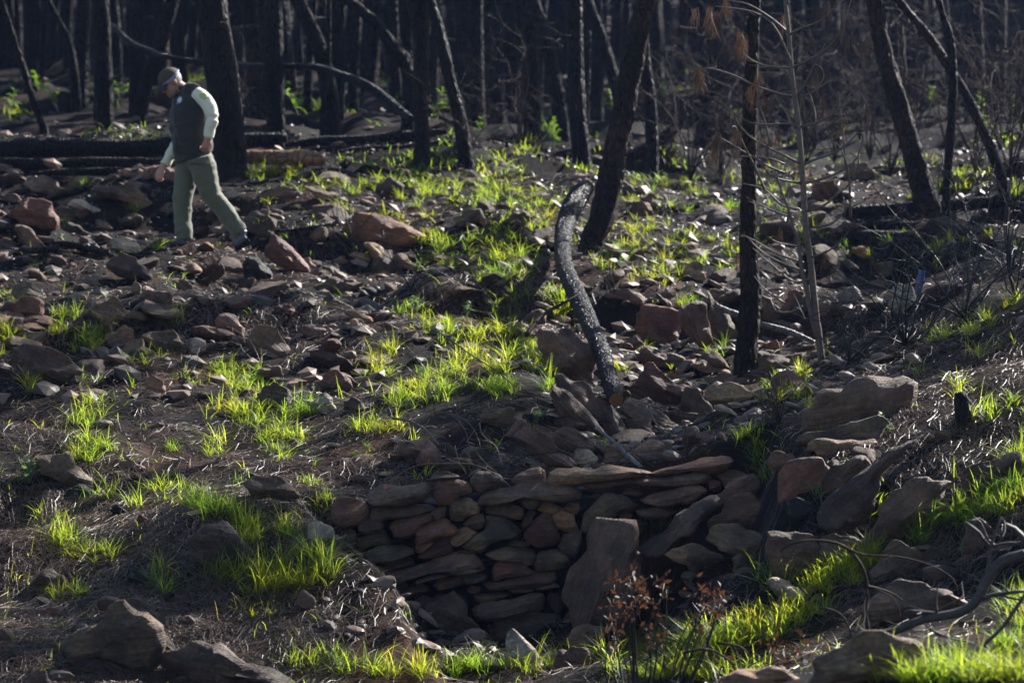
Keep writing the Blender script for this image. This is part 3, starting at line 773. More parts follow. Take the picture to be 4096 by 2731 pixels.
 ('I','slate',[(290,900),(380,720),(430,610),(560,540),(680,560),(750,600),(790,720),(810,850),(780,1000),(690,1180),(560,1250),(440,1270),(340,1180),(270,1020)],'tall dark grey upright boulder closing the end of the wall',16.3),
 ('I','dark',[(800,720),(850,640),(980,520),(1130,440),(1290,350),(1370,365),(1350,440),(1200,580),(1050,690),(920,790),(840,780)],'dark slanting slab with tan upper edge beside the upright boulder',16.25),
 ('I','brown',[(1280,370),(1400,290),(1560,215),(1610,250),(1600,330),(1540,380),(1400,400),(1340,440)],'T',16.55),
 ('I','brown',[(1280,560),(1340,430),(1450,380),(1640,385),(1742,400),(1800,480),(1742,580),(1560,600),(1400,600)],'broad brown pitted boulder above the knobbly lichen stone',16.35),
 ('I','grey',[(1250,650),(1290,570),(1380,550),(1560,555),(1650,600),(1690,680),(1650,770),(1560,790),(1480,740),(1340,710)],'knobbly grey lichen covered stone under the broad pitted boulder',16.0),
 ('I','tan',[(975,760),(1020,710),(1120,700),(1300,740),(1400,780),(1300,830),(1150,850),(1030,810)],'tan wedge shaped stone under the slanting slab',16.1),
 ('I','grey',[(1430,780),(1500,770),(1545,820),(1500,890),(1440,880)],'T',15.9),
 ('I','brown',[(1480,920),(1540,870),(1660,880),(1640,960),(1520,960)],'T',15.75),
 ('I','red',[(210,1480),(250,1410),(330,1390),(400,1430),(450,1500),(380,1568),(250,1560)],'reddish rounded stone in the grass in front of the wall',15.2),
 ('I','slate',[(300,1390),(380,1290),(470,1270),(560,1300),(540,1400),(380,1400)],'W',15.7),
 ('I','light',[(1040,1280),(1110,1220),(1190,1190),(1240,1210),(1200,1270),(1100,1300)],'small blue grey stone behind the rust brown dead shrub',15.2),
 ('I','grey',[(1370,1290),(1420,1235),(1500,1250),(1530,1300),(1450,1340)],'T',15.0),
 ('I','dark',[(530,1210),(660,1190),(760,1180),(700,1290),(560,1300)],'W',15.8),
 ('J','dark',[(930,520),(960,420),(1060,260),(1130,170),(1250,90),(1400,0),(1560,-40),(1420,120),(1330,330),(1250,560),(1100,560)],'great dark tilted slab with tan edge leaning in the bank'),
 ('J','brown',[(1250,570),(1330,350),(1420,230),(1560,150),(1680,140),(1850,150),(1800,290),(1740,430),(1560,590),(1430,620)],'great tan grey tilted slab lying against the dark tilted slab'),
 ('J','dark',[(950,110),(1000,50),(1120,0),(1230,10),(1280,60),(1130,170),(1060,260),(960,280)],'T'),
 ('J','brown',[(590,740),(590,540),(640,525),(800,540),(900,545),(930,640),(900,800),(800,860),(660,860)],'square topped brown upright block behind the glowing grass ridge'),
 ('J','slate',[(900,680),(930,540),(1020,505),(1130,520),(1220,600),(1180,680),(1100,760),(950,780)],'round shouldered boulder touching the square topped upright block'),
 ('J','light',[(610,880),(650,850),(740,830),(800,900),(840,960),(760,1010),(680,980)],'pale bluish angular stone at the end of the glowing grass ridge'),
 ('J','slate',[(1330,800),(1400,680),(1480,640),(1600,670),(1660,740),(1560,830),(1450,850),(1360,860)],'T'),
 ('J','slate',[(1260,1080),(1340,970),(1480,920),(1540,880),(1700,910),(1850,950),(1880,1050),(1700,1130),(1480,1150),(1300,1120)],'wide grey boulder with a dark hole behind the fallen forked branch'),
 ('J','grey',[(800,1568),(870,1420),(1000,1320),(1150,1260),(1330,1250),(1480,1260),(1570,1310),(1580,1380),(1480,1430),(1300,1568),(1000,1600)],'smooth domed boulder in the grass under the fallen forked branch'),
 ('J','tan',[(220,1568),(280,1500),(420,1480),(560,1460),(640,1440),(760,1500),(860,1568),(600,1620)],'low tan stone in the grass below the rust brown dead shrub'),
 ('J','red',[(670,140),(740,70),(860,50),(930,40),(970,120),(930,200),(840,220),(760,280),(700,270)],'T'),
 ('J','slate',[(600,50),(650,0),(760,-20),(800,60),(740,110),(640,100)],'T'),
 ('J','black',[(700,310),(780,290),(890,320),(880,420),(830,490),(750,470),(720,380)],'black split stone wedged beside the broad pitted boulder'),  # lump of burnt wood, built with the rock mesh and category
 ('J','brown',[(1950,180),(2000,80),(2150,0),(2280,-20),(2300,60),(2180,120),(2050,200),(1970,240)],'T'),
 ('J','dark',[(1960,640),(1960,480),(2040,450),(2120,530),(2100,640),(2020,690)],'T'),
 ('J','brown',[(1860,740),(1920,690),(1990,700),(1960,760)],'T'),
 ('J','dark',[(1640,680),(1700,655),(1760,690),(1740,740),(1660,740)],'T'),
 ('J','dark',[(1700,800),(1800,770),(1900,820),(1850,880),(1740,870)],'T'),
 ('F','slate',[(860,1260),(900,1200),(1000,1140),(1250,1090),(1450,1065),(1540,1090),(1560,1180),(1520,1260),(1300,1330),(1100,1370),(880,1380)],'massive layered slab blotched with lichen and soot in the bank'),
 ('F','slate',[(850,1460),(880,1390),(1100,1370),(1300,1340),(1400,1350),(1300,1440),(1100,1500),(900,1480)],'dark ledge directly under the massive layered slab'),
 ('F','tan',[(870,1540),(920,1490),(1100,1500),(1310,1460),(1260,1540),(1000,1568)],'tan lower ledge at the foot of the massive layered slab'),
 ('F','tan',[(110,1110),(270,1080),(370,1095),(450,1130),(535,1150),(500,1200),(330,1250),(180,1220),(130,1160)],'broad tan sunlit slab lying in the gully bed'),
 ('F','grey',[(120,1060),(190,1020),(330,1015),(450,1030),(455,1070),(380,1095),(270,1080),(150,1085)],'flat grey slab upstream of the broad tan sunlit slab'),
 ('F','light',[(340,1210),(420,1190),(550,1170),(540,1230),(420,1250),(370,1240)],'G'),
 ('F','dark',[(0,1110),(80,1120),(130,1180),(165,1260),(130,1360),(0,1360)],'G'),
 ('F','tan',[(70,950),(150,925),(240,960),(300,1000),(200,1010),(90,980)],'G'),
 ('F','brown',[(180,500),(230,540),(300,680),(375,820),(340,830),(240,760),(190,640)],'G'),
 ('F','slate',[(440,1000),(560,910),(690,870),(830,870),(780,960),(600,1010)],'G'),
 ('F','light',[(1060,480),(1100,430),(1170,430),(1240,490),(1180,520)],'G'),
 ('F','light',[(1420,540),(1430,450),(1490,410),(1560,430),(1600,500),(1660,520),(1600,580),(1460,580)],'pale lumpy rocks seen through the tangle of burnt twigs'),
 ('F','grey',[(930,560),(960,480),(1060,490),(1180,560),(1200,600),(1080,620),(950,610)],'grey boulder behind the stem of the dead pine sapling'),
 ('F','red',[(740,600),(700,560),(740,440),(830,450),(850,560)],'G'),
 ('F','orange',[(580,850),(560,790),(640,775),(660,840),(610,870)],'G'),
 ('F','grey',[(780,830),(830,780),(900,790),(920,850),(830,870)],'G'),
 ('F','brown',[(1050,250),(1130,230),(1210,280),(1150,310),(1060,290)],'G'),
 ('F','orange',[(1180,150),(1250,150),(1280,220),(1200,220)],'G'),
 ('F','brown',[(1360,270),(1440,240),(1440,330),(1360,340)],'G'),
 ('F','brown',[(1270,380),(1350,360),(1480,390),(1400,430),(1290,430)],'G'),
 ('F','tan',[(0,250),(60,240),(140,260),(145,350),(60,360),(0,330)],'G'),
 ('F','brown',[(190,430),(280,410),(350,460),(340,540),(220,520)],'G'),
 ('F','brown',[(540,480),(600,470),(650,560),(640,640),(560,620)],'G'),
 ('F','dark',[(620,640),(740,630),(800,700),(700,720)],'G'),
 ('K','brown',[(850,180),(890,120),(1000,130),(1100,170),(1170,210),(1150,245),(1000,240),(880,225)],'long brown block lying above the square red brown boulder'),
 ('K','brown',[(1170,190),(1220,160),(1290,210),(1310,260),(1200,240)],'G'),
 ('K','red',[(1080,400),(1110,260),(1250,240),(1390,280),(1420,330),(1370,470),(1310,560),(1180,530),(1090,470)],'square red brown boulder in the gully side'),
 ('K','brown',[(1420,280),(1500,230),(1600,250),(1640,400),(1680,480),(1650,640),(1580,650),(1530,500),(1430,440)],'jagged lichen spotted rock beside the square red brown boulder'),
 ('K','brown',[(260,460),(340,430),(480,440),(600,540),(680,600),(720,680),(700,800),(640,850),(520,800),(420,760),(350,640)],'large brown boulder against the fallen charred trunk'),
 ('K','brown',[(380,950),(410,870),(470,900),(600,1030),(700,1130),(760,1230),(620,1200),(480,1110)],'G'),
 ('K','brown',[(450,800),(520,770),(600,830),(720,920),(830,1030),(800,1160),(740,1130),(620,1000),(500,910)],'long sloping ledge below the large brown boulder'),
 ('K','red',[(1020,900),(1110,830),(1130,730),(1200,700),(1290,770),(1370,850),(1500,900),(1570,960),(1560,1030),(1440,1080),(1250,1060),(1060,980)],'peaked reddish layered rock beside the sawn end of the trunk'),
 ('K','grey',[(960,1050),(1060,990),(1130,1010),(1280,1110),(1400,1180),(1380,1220),(1250,1220),(1100,1140),(1000,1090)],'slanting block with a pale edge below the peaked layered rock'),
 ('K','slate',[(820,1080),(870,1060),(940,1140),(1010,1240),(1000,1290),(880,1270),(820,1180)],'G'),
 ('E','brown',[(940,1340),(960,1240),(1050,1215),(1150,1220),(1200,1270),(1190,1340),(1120,1370),(1020,1385)],'squarish brown stone with a scorched corner above the wall'),
 ('K','brown',[(40,1250),(100,1140),(150,1125),(210,1170),(190,1240),(100,1310)],'G'),
 ('K','brown',[(150,1290),(200,1230),(290,1250),(400,1340),(520,1440),(540,1490),(360,1510),(230,1420)],'G',17.35),
 ('K','brown',[(440,1300),(480,1200),(560,1215),(690,1300),(700,1370),(560,1380)],'G',17.6),
 ('K','light',[(570,1470),(600,1410),(720,1390),(770,1440),(760,1500),(600,1500)],'white lichen covered stone just behind the wall top',17.2),
 ('K','tan',[(870,1440),(870,1340),(1000,1320),(1180,1290),(1250,1340),(1230,1380),(1030,1400),(940,1430)],'G',17.4),
 ('K','brown',[(1220,1310),(1330,1310),(1400,1370),(1380,1440),(1250,1400)],'G',17.4),
 ('K','brown',[(1010,1470),(1080,1410),(1230,1390),(1320,1420),(1340,1480),(1200,1500)],'G',17.2),
 ('K','dark',[(1590,1310),(1640,1230),(1730,1210),(1790,1280),(1830,1340),(1700,1420),(1600,1390)],'G',17.4),
 ('K','grey',[(1750,1240),(1800,1200),(1890,1190),(1880,1260),(1800,1280)],'G'),
 ('K','brown',[(1440,1300),(1460,1240),(1530,1210),(1570,1260),(1530,1330)],'G'),
 ('K','brown',[(900,560),(930,510),(1060,490),(1130,540),(1060,590),(930,600)],'G'),
 ('K','brown',[(1100,650),(1150,590),(1260,580),(1400,630),(1480,700),(1400,740),(1200,700)],'G'),
 ('K','dark',[(1300,1090),(1390,1040),(1530,1080),(1520,1130),(1400,1180)],'G'),
 ('K','red',[(1330,800),(1320,760),(1380,740),(1430,790),(1390,830)],'G'),
 ('K','grey',[(1390,850),(1440,810),(1480,830),(1480,890),(1400,880)],'G'),
 ('K','brown',[(220,340),(250,280),(310,280),(330,340),(380,420),(280,400)],'G'),
 ('B','slate',[(780,1500),(860,1440),(960,1435),(970,1500),(880,1568),(800,1560)],'U'),
 ('B','dark',[(1120,1500),(1180,1450),(1260,1455),(1300,1500),(1220,1560)],'U'),
 ('B','pink',[(440,1320),(500,1285),(560,1340),(500,1370)],'U'),
 ('B','dark',[(260,1290),(330,1240),(420,1290),(380,1360),(280,1360)],'U'),
 ('B','dark',[(1940,1300),(2000,1280),(2050,1320),(2000,1350)],'U'),
 ('B','slate',[(2050,1380),(2120,1330),(2200,1370),(2180,1420)],'U'),
 ('B','orange',[(940,1540),(960,1490),(1010,1540),(1000,1568)],'U'),
 ('C','slate',[(1090,1240),(1120,1130),(1250,1120),(1310,1170),(1290,1230),(1180,1250)],'U'),
 ('C','dark',[(1290,1190),(1330,1140),(1500,1150),(1480,1200),(1330,1215)],'U'),
 ('C','grey',[(1340,1080),(1360,1020),(1440,985),(1430,1060)],'U'),
 ('E','brown',[(0,1010),(60,1010),(150,1100),(100,1130),(0,1100)],'B'),
 ('E','brown',[(0,1180),(80,1190),(220,1240),(180,1280),(0,1260)],'B'),
]
for k, e in enumerate(LR):
    c, t, pts, lab = e[:4]; yv = e[4] if len(e) > 4 else None
    z = ZONE.get(lab)
    if z: rock_at(z[2], c, pts, t, yv, None, z[0], 'rock', z[1], seed=3000 + k, grow=1.2 if lab in 'GT' else 1.06)
    else: rock_at('boulder' if 'boulder' in lab else 'flat_rock' if ('slab' in lab or 'ledge' in lab) else 'rock', c, pts, t, yv, None, lab, 'rock', None, seed=3000 + k, thick=.16 if 'tilted slab' in lab else None, grow=1.15 if c in 'KF' else 1.05)

# ------------------------------------------------------------------ smaller scattered stones
def free_rock(seed, flat):
    import bmesh
    bm = bmesh.new(); bmesh.ops.create_icosphere(bm, subdivisions=3, radius=1)
    V = np.array([v.co[:] for v in bm.verts]); F = [[v.index for v in f.verts] for f in bm.faces]; bm.free()
    r = np.random.default_rng(seed)
    s = np.full(len(V), 1.0)
    for k in range(11):
        n = r.normal(size=3); n /= np.linalg.norm(n); d = r.uniform(.5, .85)
        t = V @ n
        s = np.where(t > 1e-3, np.minimum(s, d / np.maximum(t, 1e-3)), s)
    V = V * s[:, None] * np.array([1.25, .95, flat])
    V = V + .05 * np.stack([vnoise(V[:, 0] * 3 + seed, V[:, 1] * 3, V[:, 2] * 5, q) for q in range(3)], 1)
    mb = MB(); mb.add(V, F)
    return mb.mesh('loose_stone', sharp=24)
STONES = [free_rock(200 + k, f) for k, f in enumerate((.35, .45, .55, .65, .75, .5, .4, .9, .6, .3))]
for me in STONES: me.materials.append(M_ROCK)
def scatter_world(n, px0, px1, y0, y1, seed):
    r = np.random.default_rng(seed); y = np.exp(r.uniform(math.log(y0), math.log(y1), n)); x = (r.uniform(px0, px1, n) - 512) / F_PX * y
    return np.stack([x, y, ground(x, y)], 1)
def scatter_px(n, boxes, seed):
    r = np.random.default_rng(seed); w = np.array([b[4] for b in boxes], float); w /= w.sum()
    k = r.choice(len(boxes), n, p=w); B = np.array([b[:4] for b in boxes])[k]
    return cast(r.uniform(B[:, 0], B[:, 2]), r.uniform(B[:, 1], B[:, 3]))
SB = [('U', (-40, 180, 420, 320, 6), (400, 180, 720, 330, 4)), ]
slope_boxes = [(-40, 178, 560, 300, 9), (0, 300, 420, 400, 5), (560, 190, 1040, 300, 5)]
gully_boxes = [(560, 300, 900, 460, 6), (340, 455, 640, 480, 1)]
bank_boxes = [(0, 400, 330, 690, 5), (740, 430, 1040, 640, 4), (340, 640, 800, 690, 1.2)]
tints = ['brown', 'brown', 'dark', 'slate', 'tan', 'pink', 'grey', 'red', 'dark', 'slate']
rs = random.Random(5)
for boxes, n, lab, grp, smin, smax, sd in (
        (slope_boxes, 165, 'small loose stone in the rubble of the burnt upper slope', 'small stones on the upper slope', .05, .2, 11),
        (gully_boxes, 75, 'small broken stone between the rocks of the gully bed', 'small stones in the gully bed', .04, .15, 12),
        (bank_boxes, 60, 'small dark stone in the needle litter of the gully banks', 'small stones on the gully banks', .02, .06, 13)):
    for p in scatter_px(n, boxes, sd):
        s = smin + (smax - smin) * rs.random() ** 2.2
        o = link('loose_stone', STONES[rs.randrange(10)], None, None, (p[0], p[1], p[2] + s * .12), (rs.uniform(-.5, .5), rs.uniform(-.5, .5), rs.uniform(0, 6.3)), lab, 'stone', grp)
        o.scale = (s, s, s)
        c = RC[rs.choice(tints)]; k = rs.uniform(.7, 1.25); o.color = (*[q * k for q in c], 1)
def rubble(name, n, boxes, smin, smax, seed, mat, color):
    r = np.random.default_rng(seed); P = scatter_world(n, *boxes, seed)
    octv = np.array([[1,0,0],[-1,0,0],[0,1,0],[0,-1,0],[0,0,1],[0,0,-1.0]])
    tri = np.array([[0,2,4],[2,1,4],[1,3,4],[3,0,4],[2,0,5],[1,2,5],[3,1,5],[0,3,5]])
    s = smin + (smax - smin) * r.random(n) ** 2.5
    V = octv[None] * (1 + .5 * r.uniform(-1, 1, (n, 6, 1)))
    V = V + .35 * r.uniform(-1, 1, (n, 6, 3))
    V[:, :, 2] *= r.uniform(.35, .8, n)[:, None]
    a = r.uniform(0, 6.3, n); ca, sa = np.cos(a)[:, None], np.sin(a)[:, None]
    X = V[:, :, 0] * ca - V[:, :, 1] * sa; Y = V[:, :, 0] * sa + V[:, :, 1] * ca
    V = np.stack([X, Y, V[:, :, 2]], 2) * s[:, None, None] + (P + np.array([0, 0, .004]))[:, None, :]
    Q = (tri[None] + 6 * np.arange(n)[:, None, None]).reshape(-1, 3)
    return link(name, quads_mesh(name, V.reshape(-1, 3), Q, False), mat, label=None, kind='stuff', color=color)
M_GRAVEL = make_leaf_mat('gravel', (.03, .022, .018), (.15, .105, .08), (1, 1, 1), .5, 0.0)
o = rubble('gravel', 30000, (-500, 1650, 12, 36), .005, .035, 21, M_GRAVEL, RC['brown'])
o['label'] = 'fine broken stones and gravel over the burnt ground'; o['category'] = 'gravel'

def build_rubble(name, sub, P, smax, seed, label):
    """the mass of fist-sized stones between the countable ones"""
    import bmesh
    bm = bmesh.new(); bmesh.ops.create_icosphere(bm, subdivisions=sub, radius=1)
    B = np.array([v.co[:] for v in bm.verts]); T = np.array([[v.index for v in f.verts] for f in bm.faces]); bm.free()
    r = np.random.default_rng(seed)
    n = len(P); s = .018 + smax * r.random(n) ** 2
    V = np.empty((n, len(B), 3))
    for i in range(n):
        q = np.ones(len(B))
        for k in range(8):
            m = r.normal(size=3); m /= np.linalg.norm(m); t = B @ m
            q = np.where(t > .05, np.minimum(q, r.uniform(.45, .85) / np.maximum(t, .05)), q)
        W = B * q[:, None] * np.array([1.3, 1.0, r.uniform(.35, .8)]); a = r.uniform(0, 6.3); tl = r.normal() * .3
        x = W[:, 0] * math.cos(a) - W[:, 1] * math.sin(a); y = W[:, 0] * math.sin(a) + W[:, 1] * math.cos(a)
        V[i] = np.stack([x, y, W[:, 2] + tl * x], 1) * s[i] + P[i] + np.array([0, 0, s[i] * .15])
    Q = (T[None] + len(B) * np.arange(n)[:, None, None]).reshape(-1, 3)
    m = make_leaf_mat('rubble_stone', (.03, .022, .017), (.19, .125, .09), (1, 1, 1), .55, 0.0)
    link(name, quads_mesh(name, V.reshape(-1, 3), Q, False), m, label=label, cat='rubble', kind='stuff')
build_rubble('rubble', 1, np.concatenate([scatter_world(1500, -80, 760, 20, 34, 92), scatter_world(300, 560, 900, 20, 26, 93), scatter_world(350, 500, 1100, 24, 36, 95), scatter_world(700, -60, 1090, 33, 58, 99), scatter_world(260, 1080, 1700, 13, 34, 88), scatter_world(260, -600, -60, 13, 34, 89)]), .1, 91, 'fist sized broken stones littering the burnt slope')
build_rubble('rubble', 2, np.concatenate([scatter_world(260, 560, 900, 17.2, 20, 98), scatter_world(150, -80, 1100, 13, 20, 94), scatter_world(170, 320, 700, 15.2, 16.6, 96)]), .055, 97, 'small broken stones around the wall and in the near gully')
# ------------------------------------------------------------------ trees
def branch_pts(p0, dirv, length, droop, seed, n=7, wig=.08):
    r = np.random.default_rng(seed); p = np.array(p0, float); d = np.array(dirv, float); d /= np.linalg.norm(d)
    out = [p.copy()]
    for i in range(n):
        d = d + r.normal(size=3) * wig + np.array([0, 0, droop]); d /= np.linalg.norm(d)
        p = p + d * length / n; out.append(p.copy())
    return np.array(out)
def needle_clumps(mb, centres, seed, per=16, L=.16, org=(0, 0, 0)):
    r = np.random.default_rng(seed); C = np.repeat(np.asarray(centres, float), per, 0); n = len(C)
    C = C + r.normal(size=(n, 3)) * np.array([.16, .16, .12]); d = r.normal(size=(n, 3)); d[:, 2] -= .6; d /= np.linalg.norm(d, axis=1)[:, None]
    o = np.cross(d, r.normal(size=(n, 3))); o /= np.linalg.norm(o, axis=1)[:, None]; ln = L * r.uniform(.6, 1.3, n)[:, None]; w = .022
    V = np.stack([C - o * w, C + o * w, C + d * ln + o * w * 1.6, C + d * ln - o * w * 1.6], 1).reshape(-1, 3) - np.array(org)
    mb.add(V, (4 * np.arange(n)[:, None] + np.arange(4)).tolist())
def crown_mesh(top_pts, org, seed, n=26, lmax=2.2, twig=True):
    """bare scorched branches along the upper trunk"""
    mb = MB(); r = np.random.default_rng(seed)
    P = np.array(top_pts)
    for k in range(n):
        t = r.random() ** .7; i = int(t * (len(P) - 1)); p = P[i, :3]
        a = r.uniform(0, 2 * math.pi); L = lmax * (1.1 - .7 * t) * r.uniform(.5, 1)
        b = branch_pts(p, (math.cos(a), math.sin(a), r.uniform(.1, .7)), L, -.02, seed * 31 + k, 5, .14)
        tube(mb, b, np.linspace(.03, .007, len(b)) * (.5 + L / lmax), 4, org=org, cap=False)
        if twig:
            for q in range(4):
                j = r.integers(1, len(b)); aa = r.uniform(0, 6.3)
                c = branch_pts(b[j], (math.cos(aa), math.sin(aa), r.uniform(-.3, .6)), L * r.uniform(.2, .5), -.03, seed * 77 + k * 9 + q, 3, .2)
                tube(mb, c, np.linspace(.009, .004, len(c)), 3, org=org, cap=False)
    return mb.mesh('crown')
def tree(name, crop, pts, label, y=None, mat=None, top=9.0, sides=20, rough=.07, cat='tree', group=None, crown=True, needles=0, seed=0, dy=0.0, flare=1.35, step=.1, cells=(14, 6, .012)):
    """traced trunk: pts run from the top of the frame down to the foot, with the width in pixels"""
    q = cr(crop, pts)
    if y is None: y = cast1(q[-1][0], q[-1][1]).y
    W = [];
    for k, (px, py, w) in enumerate(q):
        t = 1 - k / (len(q) - 1)
        yy = y + dy * t
        p = at(px, py, yy); W.append((p.x, p.y, p.z, w / 2 / ppm(yy)))
    foot = W[-1]
    g = gz(foot[0], foot[1])
    if foot[2] > g - .05: W.append((foot[0], foot[1], g - .12, foot[3] * flare))
    base = Vector((W[-1][0], W[-1][1], max(g, W[-1][2])))
    W = W[::-1]
    # carry the trunk on above the frame, straightening up
    a, b = np.array(W[-2]), np.array(W[-1]); d = (b - a)[:3]; d /= np.linalg.norm(d)
    p = b.copy(); n = 0
    while p[2] < top + base.z and n < 12:
        d = d + np.array([0, 0, .16]); d /= np.linalg.norm(d)
        p = np.array([*(p[:3] + d * 1.0), max(p[3] * .9, .02)]); W.append(tuple(p)); n += 1
    S = spline(W, step)
    mb = MB(); tube(mb, S[:, :3], S[:, 3], sides, rough, 2.2, seed, org=base, cells=cells)
    e = empty(name, base, label, cat, group)
    link('trunk', mb.mesh('trunk'), mat or M_CHAR, e)
    rs_ = random.Random(seed * 7 + 1)
    for k in range(rs_.randrange(4, 8)):          # snapped-off branch stubs
        i = rs_.randrange(len(S) // 6, max(len(S) // 6 + 2, int(len(S) * .7))); a = rs_.uniform(0, 6.3); L = rs_.uniform(.08, .45)
        b = branch_pts(S[i, :3] + np.array([math.cos(a), math.sin(a), 0]) * S[i, 3] * .6, (math.cos(a), math.sin(a), rs_.uniform(-.2, .6)), L + S[i, 3] * .4, -.03, seed * 100 + k, 4, .15)
        sb = MB(); tube(sb, b, np.linspace(.02, .008, len(b)) * min(1, S[i, 3] / .1), 6, .1, 2, k, org=base); link('branch_stub', sb.mesh('branch_stub'), M_CHAR, e)
    if crown:
        up = S[S[:, 2] > base.z + 3.6]
        if len(up) > 4:
            cr_ = link('crown', crown_mesh(up, base, seed + 3, 15), M_TWIG, e)
            if needles:             # scorched needles added in the unseen crown to shade the left slope
                r = np.random.default_rng(seed + 40); nb = MB(); hi = up[up[:, 2] > base.z + 4.2]; cc = []
                for k in range(needles):
                    t = r.random(); p = hi[int(t * (len(hi) - 1)), :3]; a = r.uniform(0, 6.3); rad = (1.9 - 1.3 * t) * math.sqrt(r.random())
                    cc.append(p + np.array([math.cos(a) * rad, math.sin(a) * rad, r.normal() * .25]))
                needle_clumps(nb, cc, seed + 41, org=base); link('needles', nb.mesh('needles', smooth=False), M_BROWNNEEDLE, cr_, kind='stuff')
    return e
tree('burnt_tree', 'X', [(211,0,29),(215,30,30),(220,65,31),(226,110,31),(230,145,31),(233,178,32)], 'thick black burnt pine trunk standing right behind the man', 29.0, top=11, seed=1, rough=.06, sides=44, step=.035, cells=(13, 7, .022))
tree('burnt_tree', 'X', [(100,0,17),(103,60,18),(105,110,17.5),(106,138,18)], 'straight charred trunk rising behind the left charred logs', 33.5, M_FARBARK, seed=2)
tree('burnt_tree', 'X', [(273,0,18),(274,60,19),(275,100,19),(276,130,19.5)], 'straight charred trunk standing behind the pale broken log', 32.5, M_FARBARK, seed=3)
tree('burnt_tree', 'X', [(297,-3,14),(308,22,15.5),(318,45,16),(326,75,16),(331,112,18)], 'charred trunk leaning over near the sagging fallen pole', 34.0, M_FARBARK, seed=4)
tree('burnt_tree', 'X', [(329,0,4),(328,60,5),(323,110,5.5)], 'very thin burnt stem crossing the leaning charred trunk', 33.6, M_FARBARK, seed=5, sides=8)
tree('burnt_tree', 'X', [(345,-2,10),(358,8,11),(372,20,12),(385,35,12),(397,52,12.5),(408,72,13)], 'slanting burnt trunk leaning onto the forked dark trunk', 33.2, M_FARBARK, seed=6, crown=False, top=0)
tree('burnt_tree', 'X', [(418,-4,24),(420,20,19),(421,40,16),(421,100,15),(422,150,15.5)], 'dark trunk that widens upward with a slanting trunk leaning on it', 30.5, M_CHAR, seed=7)
tree('burnt_tree', 'X', [(430,0,10),(436,20,11),(441,40,12),(450,80,12),(460,120,13),(466,160,16)], 'burnt trunk tilting away from the dark widening trunk', 30.3, M_CHAR, seed=8)
tree('burnt_tree', 'X', [(530,0,16),(531,60,16.5),(532,110,17),(533,145,18)], 'hazy straight trunk behind the lime green bush', 37.0, M_FARBARK, seed=9)
tree('burnt_tree', 'X', [(574,0,16),(575,40,16),(576,70,16),(579,130,17),(583,166,20)], 'upright black trunk close to the big leaning trunk', 32.0, M_CHAR, seed=10)
tree('burnt_tree', 'X', [(588,0,10),(598,30,12),(610,65,12),(619,100,12),(626,140,13)], 'slim trunk slanting behind the big leaning trunk', 34.0, M_FARBARK, seed=11)
tree('leaning_pine', 'X', [(647,-2,18.5),(638,35,20.5),(628,88,20.5),(617.6,140,22),(610.5,175,23.5),(603,210,24),(590,250,24)], 'big leaning pine with scaly charred bark in the middle of the slope', 25.6, M_BROWNBARK, seed=12, rough=.085, sides=40, step=.025, flare=1.1, cells=(16, 7, .022), needles=34)
tree('burnt_tree', 'X', [(640,0,10),(645,60,11),(651,110,12),(652,166,13)], 'thin black trunk partly hidden by the big leaning pine', 31.5, M_CHAR, seed=13)
tree('scorched_pine', 'X', [(756,-2,9),(753,30,11.5),(750,100,13),(749,174,14),(748,242,15.5),(751,286,19),(749,320,20),(746,352,21)], 'scorched pine with flaking bark rising from the gully bed', 21.6, M_BROWNBARK, seed=14, rough=.11, sides=36, step=.025, cells=(18, 8, .016), needles=34)
tree('scorched_pine', 'X', [(875,0,16),(880,36,15.5),(892,80,17),(904,123,18.5),(915,160,20),(927,205,24),(932,225,25)], 'scaly trunk leaning over the dark logs near the twig tangle', 27.5, M_BROWNBARK, seed=15, rough=.08, sides=36, step=.03, cells=(16, 7, .018), needles=34)
tree('burnt_tree', 'X', [(938,-2,6.5),(949,36,8),(953,72,8),(952,116,8),(947,174,8),(946,214,8.5)], 'thin curved burnt trunk beside the scaly leaning trunk', 27.0, M_CHAR, seed=16, sides=12, needles=34)
tree('burnt_tree', 'X', [(897,-2,7),(923,29,8),(947,64,9),(966,94,9),(982,128,9.5),(995,160,10),(1003,186,10)], 'slender scorched trunk slanting across the thin curved trunk', 27.6, M_BROWNBARK, seed=17, sides=12, needles=34)
tree('burnt_tree', 'X', [(1,-2,6),(15,44,7),(25,73,7),(35,106,7),(44,128,8)], 'thin burnt trunk leaning over the left charred logs', 32.5, M_FARBARK, seed=18, sides=10)
tree('burnt_tree', 'X', [(173,-2,13),(160,44,13),(147,80,13),(139,125,14)], 'charred trunk slanting behind the walking man\'s head', 36.0, M_FARBARK, seed=19)
tree('burnt_tree', 'X', [(137,0,14),(137,60,15),(136,115,15)], 'hazy upright trunk next to the slanting one behind the man', 40.0, M_FARBARK, seed=20)
tree('burnt_tree', 'X', [(55,13,4),(62,26,5),(69,41,6),(74,70,9),(76,100,10)], 'hazy trunk with a bent pale top near the thin leaning trunk', 41.0, M_FARBARK, seed=21, sides=10)
tree('burnt_tree', 'X', [(469,0,8),(471,60,8.5),(473,125,9)], 'thin hazy trunk behind the burnt twiggy bush', 40.0, M_FARBARK, seed=22, sides=10)
tree('burnt_tree', 'X', [(497,0,9),(498,60,9),(500,125,9.5)], 'thin hazy trunk with a pale scar next to the far straight trunk', 41.0, M_FARBARK, seed=23, sides=10)

